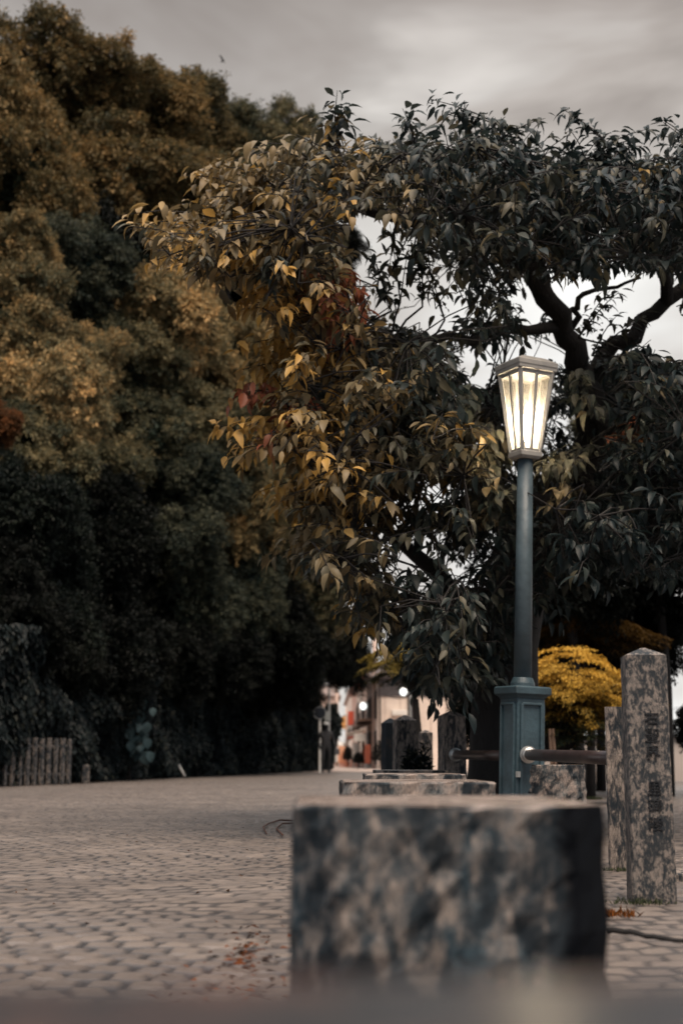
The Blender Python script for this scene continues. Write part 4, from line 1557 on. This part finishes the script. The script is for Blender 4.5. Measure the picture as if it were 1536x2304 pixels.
M_glass = simple_mat('dark_window_glass', (.03, .035, .045), rough=.12, var=.2)
M_frame = simple_mat('dark_window_frame', (.05, .04, .04), rough=.5)
HW = 'houses along the right side of the far street'


def house(D0, D1, h, wallc, roofc, lab, roof_h=1.8, wins=(), awning=None, balcony=False, setback=0, roofmat=None, over=.4):
    x0, x1 = sx(D0) + setback, sx(D1) + setback
    t = thing('house', (x0 + 3, D0 + 1, 0), 0, lab, 'house', HW)
    ox, oy = t.location.x, t.location.y
    Mw = simple_mat('plaster', wallc, rough=.85, var=.12, scale=1.5, bump=.1)
    Mr = simple_mat('roof_tiles', roofc, rough=.6, var=.3, scale=5, bump=.3)
    wd = 8.0
    q = [(x0 - ox, D0 - oy), (x0 + wd - ox, D0 - oy), (x1 + wd - ox, D1 - oy - .05), (x1 - ox, D1 - oy - .05)]
    mb = MB()
    vs = [(x, y, 0) for x, y in q] + [(x, y, h) for x, y in q]
    mb.add(vs, [(3, 2, 1, 0), (4, 5, 6, 7), (0, 1, 5, 4), (1, 2, 6, 5), (2, 3, 7, 6), (3, 0, 4, 7)])
    mb.build('wall', Mw, t)
    mb = MB()
    e = over
    xa, xb = q[0][0] - e, q[1][0] + e
    xc, xd = q[3][0] - e, q[2][0] + e
    ya, yb = q[0][1] - e, q[2][1] - .02
    zc = h + .003
    vs = [(xa, ya, zc), (xb, ya, zc), (xd, yb, zc), (xc, yb, zc), (xa, ya, zc + .16), (xb, ya, zc + .16), (xd, yb, zc + .16), (xc, yb, zc + .16),
          (xa + 1.6, ya + 1.2, zc + roof_h), (xb - 1.6, ya + 1.2, zc + roof_h), (xd - 1.6, yb - .6, zc + roof_h), (xc + 1.6, yb - .6, zc + roof_h)]
    mb.add(vs, [(3, 2, 1, 0), (0, 1, 5, 4), (1, 2, 6, 5), (2, 3, 7, 6), (3, 0, 4, 7), (4, 5, 9, 8), (5, 6, 10, 9), (6, 7, 11, 10), (7, 4, 8, 11), (8, 9, 10, 11)])
    mb.build('roof', Mr, t)
    # windows: (face, along 0..1, z, w, h)
    for face, u, z, ww, hh in wins:
        mb, fr = MB(), MB()
        if face == 'front':
            cx, cy = q[0][0] + u * 8, q[0][1]
            mb.box((cx, cy - .02, z), (ww, .05, hh))
            for dx, dz, a_, b_ in ((-ww / 2, 0, .07, hh + .1), (ww / 2, 0, .07, hh + .1), (0, hh / 2, ww + .1, .07), (0, -hh / 2, ww + .1, .07), (0, 0, .05, hh)):
                fr.box((cx + dx, cy - .045, z + dz), (a_, .07, b_))
        else:
            cx = q[0][0] + (q[3][0] - q[0][0]) * u
            cy = q[0][1] + (q[3][1] - q[0][1]) * u
            mb.box((cx - .02, cy, z), (.05, ww, hh))
            for dy, dz, a_, b_ in ((-ww / 2, 0, .09, hh + .1), (ww / 2, 0, .09, hh + .1), (0, hh / 2, ww + .1, .08), (0, -hh / 2, ww + .1, .08), (0, 0, .06, hh)):
                fr.box((cx - .06, cy + dy, z + dz), (.12, a_, b_))
        wo_ = mb.build('window', M_glass, t)
        fr.build('window_frame', M_frame, wo_)
    if awning:
        mb = MB()
        u, z, ln, dp, c = awning
        cx = q[0][0] + (q[3][0] - q[0][0]) * u
        cy = q[0][1] + (q[3][1] - q[0][1]) * u
        mb.add([(cx, cy - ln / 2, z), (cx, cy + ln / 2, z), (cx - dp, cy + ln / 2, z - .35), (cx - dp, cy - ln / 2, z - .35),
                (cx, cy - ln / 2, z - .06), (cx, cy + ln / 2, z - .06), (cx - dp, cy + ln / 2, z - .45), (cx - dp, cy - ln / 2, z - .45)],
               [(0, 1, 2, 3), (7, 6, 5, 4), (0, 3, 7, 4), (1, 5, 6, 2), (3, 2, 6, 7)])
        mb.build('awning', simple_mat('awning_cloth', c, rough=.8), t)
    if balcony:
        mb = MB()
        z = 3.0
        x_ = q[0][0]
        y0_, y1_ = q[0][1] + .5, q[3][1] - .5
        mb.box((x_ - .45, (y0_ + y1_) / 2, z), (.9, y1_ - y0_, .14))
        mb.build('balcony', Mw, t)
        mb = MB()
        for k in range(9):
            yk = y0_ + (y1_ - y0_) * k / 8
            mb.box((x_ - .86, yk, z + .55), (.06, .06, 1.0))
        mb.box((x_ - .86, (y0_ + y1_) / 2, z + 1.07), (.08, y1_ - y0_, .07))
        mb.build('railing', M_frame, t)
    return t


house(80, 89, 5.0, (.72, .62, .55), (.085, .07, .072), 'beige two-storey house with a dark upper roof beside the street', roof_h=2.9,
      wins=[('side', .25, 3.6, 1.8, 1.5), ('side', .7, 3.6, 1.8, 1.5), ('front', .24, 3.55, .45, 1.6), ('side', .3, 1.2, 1.6, 1.8)], over=.25)
house(90, 103, 5.6, (.16, .10, .075), (.12, .09, .085), 'brown timber-fronted house with an upstairs railing and a white sign', roof_h=1.6,
      wins=[('side', .3, 3.8, 2.6, 1.3), ('side', .7, 3.8, 2.6, 1.3), ('side', .3, 1.2, 3, 2.1), ('side', .72, 1.2, 3, 2.1)], balcony=True, awning=(.4, 2.9, 8, 1.2, (.10, .08, .07)))
house(104, 118, 6.2, (.80, .64, .56), (.42, .17, .09), 'pinkish house with an orange-tiled roof and white awning', roof_h=1.5,
      wins=[('side', .3, 3.8, 2.2, 1.4), ('side', .7, 3.8, 2.2, 1.4), ('side', .5, 1.3, 5, 1.9)], awning=(.5, 2.8, 9, 1.3, (.75, .68, .6)))
house(119, 138, 6.8, (.85, .78, .70), (.16, .11, .10), 'white-walled shop house with a long pale front', roof_h=1.6,
      wins=[('side', .25, 3.7, 3, 1.4), ('side', .7, 3.7, 3, 1.4), ('side', .5, 1.2, 7, 1.8)], awning=(.5, 2.7, 12, 1.2, (.45, .10, .06)))
house(139, 165, 7.6, (.68, .46, .38), (.20, .10, .08), 'reddish house farther down the street behind the van', roof_h=1.8,
      wins=[('side', .25, 3.7, 4, 1.4), ('side', .7, 3.7, 4, 1.4)])
house(166, 215, 8.5, (.85, .74, .65), (.22, .15, .13), 'farthest pale house closing the row along the street', roof_h=1.8,
      wins=[('side', .2, 3.7, 6, 1.5), ('side', .5, 3.7, 6, 1.5), ('side', .8, 3.7, 6, 1.5)])
house(230, 250, 10.5, (.55, .42, .36), (.16, .12, .11), 'tan house straight across the end of the street', setback=-9, roof_h=2, wins=[('front', .4, 3.6, 1.6, 1.3), ('front', .7, 3.6, 1.6, 1.3)])

# utility poles
M_pole2 = simple_mat('concrete_pole', (.50, .38, .33), rough=.8, var=.15, scale=2)
for (px, D, r_, h, lab) in [(843, 84, .15, 8.5, 'near pinkish utility pole in front of the beige house'),
                            (757, 118, .16, 8.0, 'far grey utility pole beside the white van'),
                            (779, 108, .07, 4.4, 'slim pole standing before the pinkish house')]:
    p = at(px, 1710, D)
    t = thing('utility_pole', (p.x, D, 0), 0, lab, 'utility pole', 'utility poles along the far street')
    mb = MB()
    mb.tube([(0, 0, 0), (0, 0, h)], [r_, r_ * .75], 12)
    mb.build('pole', M_pole2, t, smooth=True)
    mb = MB()
    mb.box((0, 0, h - .6), (1.3 if h > 5 else .5, .09, .09))
    mb.build('crossarm', M_galv, t)
# street lamps with globes
for (px, py, D, lab) in [(817, 1589, 96, 'small white globe street lamp against the brown timber house'),
                         (908, 1557, 60, 'bright round street light hanging before the beige house wall')]:
    p = at(px, 1710, D)
    zl = at(px, py, D).z
    t = thing('globe_lamp', (p.x, D, 0), 0, lab, 'street lamp', 'globe lamps of the far street')
    mb = MB()
    mb.tube([(.28, 0, 0), (.28, 0, zl + .2), (.15, 0, zl + .3), (0, 0, zl + .2)], [.06, .04, .03, .03], 8)
    mb.build('pole', M_galv, t)
    ml, tl, bl = new_mat('lit_globe')
    bl.inputs['Base Color'].default_value = (.9, .9, .88, 1)
    bl.inputs['Emission Color'].default_value = (.95, 1, .98, 1)
    bl.inputs['Emission Strength'].default_value = .9
    mb = MB()
    rr = .24 if D > 70 else .16
    mb.tube([(0, 0, zl - rr), (0, 0, zl - rr * .7), (0, 0, zl), (0, 0, zl + rr * .7), (0, 0, zl + rr)], [.03, rr * .7, rr, rr * .7, .05], 16)
    mb.build('globe', ml, t, smooth=True)
# hanging sign
D = 91
p = at(809, 1660, D)
t = thing('shop_sign', (p.x, D, p.z), 0, 'plain white projecting sign board on the brown timber house', 'sign')
mb = MB()
mb.box((0, 0, 0), (.72, .12, .46))
mb.build('sign_board', M_white, t, bevel=.02)
mb = MB()
mb.bar((.3, 0, .26), (1.5, .3, .26), .05)
mb.build('bracket', M_frame, t)

# white van
Dv = 112
pv = at(760, 1710, Dv)
van = thing('van', (pv.x - .1, Dv, 0), R(-6), 'white van parked on the far street beside the grey utility pole', 'van')
mb = MB()
prof = [(-.82, .35), (-.84, .95), (-.80, 1.15), (-.70, 1.75), (-.62, 1.88), (.62, 1.88), (.70, 1.75), (.80, 1.15), (.84, .95), (.82, .35)]
ys_ = [(-1.9, 1.0, .55), (-1.75, 1.0, .62), (-1.35, 1.0, 1.0), (1.8, 1.0, 1.0), (1.9, .97, .97)]
vs = []
for y, kx, kz in ys_:
    for x, z in prof:
        zz_ = z if z < 1.0 else 1.0 + (z - 1.0) * (0.05 if y < -1.5 else 1) * kz
        vs.append((x * kx, y, zz_))
n = len(prof)
fs = []
for i in range(len(ys_) - 1):
    for k in range(n):
        k2 = (k + 1) % n
        fs.append((i * n + k, i * n + k2, (i + 1) * n + k2, (i + 1) * n + k))
fs += [tuple(range(n - 1, -1, -1)), tuple((len(ys_) - 1) * n + k for k in range(n))]
mb.add(vs, fs)
mb.build('body', simple_mat('white_car_paint', (.62, .62, .60), rough=.3, var=.05), van, bevel=.04)
mb = MB()
mb.add([(-.66, -1.62, 1.13), (.66, -1.62, 1.13), (.58, -1.40, 1.70), (-.58, -1.40, 1.70)], [(0, 1, 2, 3)])
mb.build('windscreen', M_glass, van)
for x in (-.80, .80):
    mb = MB()
    mb.box((x, .2, 1.42), (.08, 2.6, .42))
    mb.build('side_window', M_glass, van)
for x in (-.55, .55):
    mb = MB()
    mb.box((x, -1.91, .78), (.28, .05, .16))
    mb.build('headlight', simple_mat('headlight', (.8, .75, .6), rough=.2), van, bevel=.02)
for x in (-.74, .74):
    for y in (-1.2, 1.25):
        mb = MB()
        mb.tube([(x - .09, y, .30), (x + .09, y, .30)], .30, 20)
        mb.build('wheel', M_black, van)

# red fence slats, banners and pots along the street
D = 100
p = at(792, 1710, D)
t = thing('red_fence', (p.x, D, 0), 0, 'rust red slatted fence at the foot of the pinkish house', 'fence')
mb = MB()
for k in range(12):
    mb.box((-.8 + k * .145, 0, .45 + .18 * (k % 3) / 2), (.10, .04, .9 + .18 * (k % 3)))
mb.box((0, .05, .3), (1.8, .04, .07))
mb.build('slats', simple_mat('rust_red_paint', (.40, .13, .07), rough=.7, var=.3), t)
for (px, py0, py1, D, c, lab) in [(789, 1600, 1632, 106, (.55, .09, .05), 'small red banner hanging above the street'),
                                  (775, 1612, 1640, 112, (.60, .30, .10), 'small orange banner hanging beyond the red one')]:
    a = at(px, py0, D)
    b = at(px, py1, D)
    t = thing('banner', (a.x, D, 0), 0, lab, 'banner')
    mb = MB()
    mb.box((0, 0, (a.z + b.z) / 2), (.42, .03, a.z - b.z))
    mb.build('cloth', simple_mat('banner_cloth', c, rough=.8), t)
    mb = MB()
    mb.tube([(.24, 0, 0), (.24, 0, a.z + .1)], .03, 8)
    mb.build('pole', M_galv, t)


def shrub(px, D, rm, h, lab, mat=M_ivy, n=1500, colr=(1, 1, 1), ls=.12, name='shrub'):
    p = at(px, 1710, D)
    t = thing(name, (p.x, D, 0), 0, lab, 'shrub')
    r = np.random.default_rng(int(px * 10 + D))
    d = nrm(r.normal(size=(n, 3)))
    d[:, 2] = np.abs(d[:, 2])
    P = d * (r.random((n, 1)) ** .3) * [rm, rm, h * .6] + [0, 0, h * .35]
    V, Fc, T = leaf_arrays(P, nrm(d + r.normal(size=d.shape) * .6), nrm(d + [0, 0, 1.]), r.uniform(.6, 1, n) * ls, r.uniform(.3, .5, n) * ls, r.random(n))
    c = np_mesh('foliage', V, Fc, mat, {'tint': T}, parent=t)
    c.color = (*colr, 1)
    mb = MB()
    for k in range(5):
        mb.tube([(0, 0, -.02), (math.cos(k * 1.3) * rm * .4, math.sin(k * 1.3) * rm * .4, h * .6)], [.02, .006], 5)
    mb.build('stem', M_bark, t)
    return t


shrub(783, 97, .35, 1.5, 'dark round potted shrub before the rust red fence')
shrub(862, 60, .5, 1.4, 'dark shrub at the foot of the beige house left of the posts')
shrub(806, 88, .35, 1.0, 'dark shrub by the timber house entrance')
shrub(925, 12.6, .10, .62, 'dark round weed growing in front of the streaked stone post', ls=.07, n=700, name='weed')
shrub(953, 12.5, .045, .70, 'thin dark weed leaning beside the round weed', ls=.09, n=120, name='weed')

# ------------------------------------------------------------------ right background: pale wall, planter, stakes, teal post
M_pale = simple_mat('pale_wall_plaster', (.42, .37, .34), rough=.85, var=.12, scale=1)
pw = thing('boundary_wall', (at(1300, 1710, 34).x, 34, 0), 0, 'pale low wall seen under the golden maple', 'wall')
mb = MB()
mb.box((2, 0, .5), (9, .25, 1.0))
mb.build('wall', M_pale, pw)
mb = MB()
mb.box((2, 0, 1.03), (9.2, .40, .07))
mb.build('coping', M_conc, pw)
D = 24
p = at(1290, 1710, D)
pt = thing('planter', (p.x, D, 0), 0, 'grey box planter with clipped dark greenery under the golden maple', 'planter')
mb = MB()
mb.frustum([(.16, 0), (.18, .46), (.19, .47), (.19, .52)])
mb.build('box', M_conc, pt, bevel=.01)
r = np.random.default_rng(8)
n = 1600
P = np.stack([r.uniform(-.2, .2, n), r.uniform(-.2, .2, n), r.uniform(.5, .62, n)], 1)
V, Fc, T = leaf_arrays(P, rnd_unit(n), rnd_unit(n), np.full(n, .05), np.full(n, .03), r.random(n))
np_mesh('greenery', V, Fc, M_ivy, {'tint': T}, parent=pt)
M_wood = simple_mat('brown_stake_wood', (.10, .06, .04), rough=.8, var=.3)
for (x0, x1, lab) in [(1243, 1236, 'left of two leaning wooden stakes under the golden maple'), (1253, 1243, 'right of two leaning wooden stakes under the golden maple')]:
    a = at(x0, 1720, 16.4)
    a.z = 0
    b = at(x1, 1640, 16.6)
    mb = MB()
    mb.tube([(0, 0, -.02), (b - a) * .5, b - a], [.02, .019, .018], 8)
    o = mb.build('tree_stake', M_wood, smooth=True)
    o.location = a
    tag(o, lab, 'stake', 'stakes propping the golden maple')
D = 28
p = at(1326, 1710, D)
t = thing('teal_post', (p.x, D, 0), 0, 'thin teal post standing before the pale low wall', 'post')
mb = MB()
mb.tube([(0, 0, 0), (0, 0, .95)], .035, 10)
mb.build('pole', M_paint, t)
mb = MB()
mb.box((.09, 0, .62), (.09, .04, .22))
mb.build('plate', M_white, t)

# stone edging slab and dry things on the ground at right
e0 = on_ground(1375, 1975)
mb = MB()
mb.box((0, 0, .0), (1.5, .30, .05))
o = mb.build('kerb_slab', M_post2, bevel=.008)
o.location = (e0.x + .85, e0.y - .05, .008)
tag(o, kind='structure')
# twig / cable on the right
c0 = on_ground(1366, 2106)
c1 = on_ground(1560, 2130)
mb = MB()
pts = []
for k in range(14):
    t_ = k / 13
    q = c0.lerp(c1, t_) - c0
    q.z = .012 + random.uniform(0, .006)
    q.y += math.sin(t_ * 7) * .03
    pts.append(q)
mb.tube(pts, [.009 * (1 - .4 * k / 13) for k in range(14)], 8)
o = mb.build('fallen_branch', M_bark, smooth=True)
o.location = c0
tag(o, 'thin dark fallen branch lying on the paving right of the blurred block', 'branch')


def tuft(px, py, lab, mat, n=90, h=.06, spread=.05, name='grass_tuft', colr=(1, 1, 1)):
    p = on_ground(px, py)
    r = np.random.default_rng(int(px))
    P = np.stack([r.normal(0, spread, n), r.normal(0, spread * .6, n), np.full(n, .002)], 1)
    P = P * [.75, .75, 1]
    A = nrm(np.stack([r.normal(0, .6, n), r.normal(0, .4, n), np.full(n, 1.0)], 1))
    V, Fc, T = leaf_arrays(P, A, nrm(r.normal(size=(n, 3)) + [0, -1, 0]), r.uniform(.5, 1, n) * h, np.full(n, h * .12), r.random(n))
    o = np_mesh(name, V, Fc, mat, {'tint': T})
    o.location = p
    o.color = (*colr, 1)
    tag(o, lab, 'grass tuft')


tuft(1385, 2066, 'small rust-coloured grass tuft between the blurred block and the tall pillar', M_gold, h=.045, colr=(.45, .25, .3))


def litter(cx, cy, rx, ry, n, lab, colr, seed):
    """dry leaves lying on the paving"""
    r = np.random.default_rng(seed)
    pts = []
    for _ in range(n):
        a = r.normal() * .5
        b = r.normal() * .5
        pts.append(on_ground(cx + a * rx + b * -rx * .35, cy + b * ry))
    P = np.array([tuple(p) for p in pts])
    o0 = P.mean(0)
    P = P - o0
    P[:, 2] = r.uniform(.004, .016, n)
    th = r.uniform(0, 6.28, n)
    A = np.stack([np.cos(th), np.sin(th), r.normal(0, .15, n)], 1)
    V, Fc, T = leaf_arrays(P, A, nrm(np.stack([r.normal(0, .3, n), r.normal(0, .3, n), np.full(n, 1.)], 1)), r.uniform(.012, .035, n), r.uniform(.006, .016, n), r.random(n))
    o = np_mesh('fallen_leaves', V, Fc, M_gold, {'tint': T})
    o.location = (o0[0], o0[1], 0)
    o.color = (*colr, 1)
    tag(o, lab, 'fallen leaves', kind='stuff')


litter(560, 2150, 75, 75, 90, 'rust-brown crumbled leaves in the paving joints left of the blurred block', (.28, .13, .16), 1)
litter(480, 2250, 200, 60, 60, 'scattered brown leaf crumbs near the bottom of the paving', (.40, .2, .2), 2)
litter(1420, 1795, 120, 10, 60, 'dry brown leaves along the ground beyond the short post', (.3, .14, .12), 3)
M_weed = leaf_mat('weed_leaf', [(0, (.02, .03, .02)), (1, (.08, .09, .045))])
tuft(1440, 2037, 'small green weeds at the foot of the inscribed pillar', M_weed, n=120, h=.035, spread=.07)
tuft(1395, 1962, 'thin weeds at the foot of the shorter flat-topped post', M_weed, n=90, h=.03, spread=.06)
tuft(1335, 1800, 'dry weeds beside the mottled block behind the rail', M_weed, n=160, h=.06, spread=.10)
litter(300, 1764, 900, 6, 420, 'dead leaves gathered along the foot of the ivy wall', (.22, .14, .14), 7)
litter(300, 1900, 900, 150, 60, 'few dark leaf scraps scattered over the middle of the paving', (.16, .10, .12), 8)
# reddish fallen twig at the left of the blurred block
tw = on_ground(640, 1865)
mb = MB()
for pts in ([(660, 1850), (630, 1850), (605, 1856), (592, 1866), (600, 1880)], [(660, 1856), (635, 1858), (622, 1868), (636, 1885)]):
    q = [on_ground(*p) - tw + Vector((0, 0, .012 + .006 * (i % 2))) for i, p in enumerate(pts)]
    mb.tube(q, [.007, .007, .006, .005, .003][:len(q)], 7)
o = mb.build('fallen_twig', simple_mat('red_brown_twig', (.09, .035, .022), rough=.8, var=.5), smooth=True)
o.location = tw
tag(o, 'curled reddish fallen twig on the paving at the left of the blurred block', 'twig')

# bird
pb_ = at(503, 136, 40)
mb = MB()
mb.tube([(0, -.05, 0), (0, 0, .01), (0, .10, 0), (0, .16, 0)], [.008, .022, .016, .004], 8)
for s_ in (-1, 1):
    mb.add([(0, .0, .01), (s_ * .04, .03, .13 if s_ < 0 else -.02), (s_ * .13, .06, .18 if s_ < 0 else -.05), (0, .07, .01),
            (0, .0, .004), (s_ * .04, .03, .124 if s_ < 0 else -.026), (0, .07, .004)], [(0, 1, 2, 3), (4, 6, 2, 5), (0, 4, 5, 1), (1, 5, 2), (3, 2, 6)])
o = mb.build('bird', M_black)
o.location = pb_
o.rotation_euler = (0, 0, R(40))
tag(o, 'small dark bird flying in the grey sky above the ridge trees', 'bird')


# overhead wires and wall fittings of the far street
for k, (pa, pb) in enumerate([((843, 1600, 84), (757, 1640, 118)), ((843, 1590, 84), (757, 1632, 118)), ((843, 1540, 84), (935, 1560, 70))]):
    a, b = at(*pa), at(*pb)
    pts = [a.lerp(b, i / 8) - Vector((0, 0, .5 * math.sin(math.pi * i / 8))) - a for i in range(9)]
    mb = MB()
    mb.tube(pts, .022, 5)
    o = mb.build('overhead_wire', M_black)
    o.location = a
    tag(o, ['lower wire sagging between the two utility poles', 'upper wire sagging between the two utility poles', 'wire crossing the beige house wall from the near utility pole'][k], 'wire')
hb_ = [o for o in bpy.data.objects if o.get('label', '').startswith('beige two-storey')][0]
wx0 = sx(80) - hb_.location.x
wy0 = 80 - hb_.location.y
mb = MB()
mb.tube([(wx0 + .12, wy0 - .07, 0), (wx0 + .12, wy0 - .07, 5.0)], .05, 8)
mb.build('downpipe', M_frame, hb_)
mb = MB()
for k in range(9):
    mb.box((wx0 + .4 + k * .85, wy0 - .015, 2.5), (.03, .03, 4.9))
mb.build('cladding_seams', simple_mat('seam_strip', (.45, .35, .30), rough=.8), hb_)
mb = MB()
mb.box((wx0 + 1.2, wy0 - .22, at(895, 1604, 80).z), (.85, .40, .30))
mb.build('wall_box', M_white, hb_, bevel=.02)
mb = MB()
mb.box((wx0 + 2, wy0 - .03, 4.5), (4, .05, 1.0))
mb.build('dark_upper_band', simple_mat('dark_slate_band', (.06, .055, .06), rough=.6), hb_)
for (px, D, w_, h_, c, lab) in [(768, 103, .5, 1.2, (.75, .40, .25), 'small orange-brown sign standing by the white van'), (800, 95, .45, 1.3, (.80, .76, .70), 'pale upright shop sign before the timber house'),
                                (827, 86, .35, 1.1, (.45, .12, .07), 'red upright shop sign near the pinkish utility pole')]:
    p = at(px, 1710, D)
    t = thing('street_sign', (p.x, D, 0), 0, lab, 'sign')
    mb = MB()
    mb.box((0, 0, .3 + h_ / 2), (w_, .08, h_))
    mb.build('board', simple_mat('sign_face', c, rough=.6), t, bevel=.01)
    mb = MB()
    mb.box((-w_ / 3, 0, .15), (.05, .05, .3))
    mb.box((w_ / 3, 0, .15), (.05, .05, .3))
    mb.build('foot', M_galv, t)
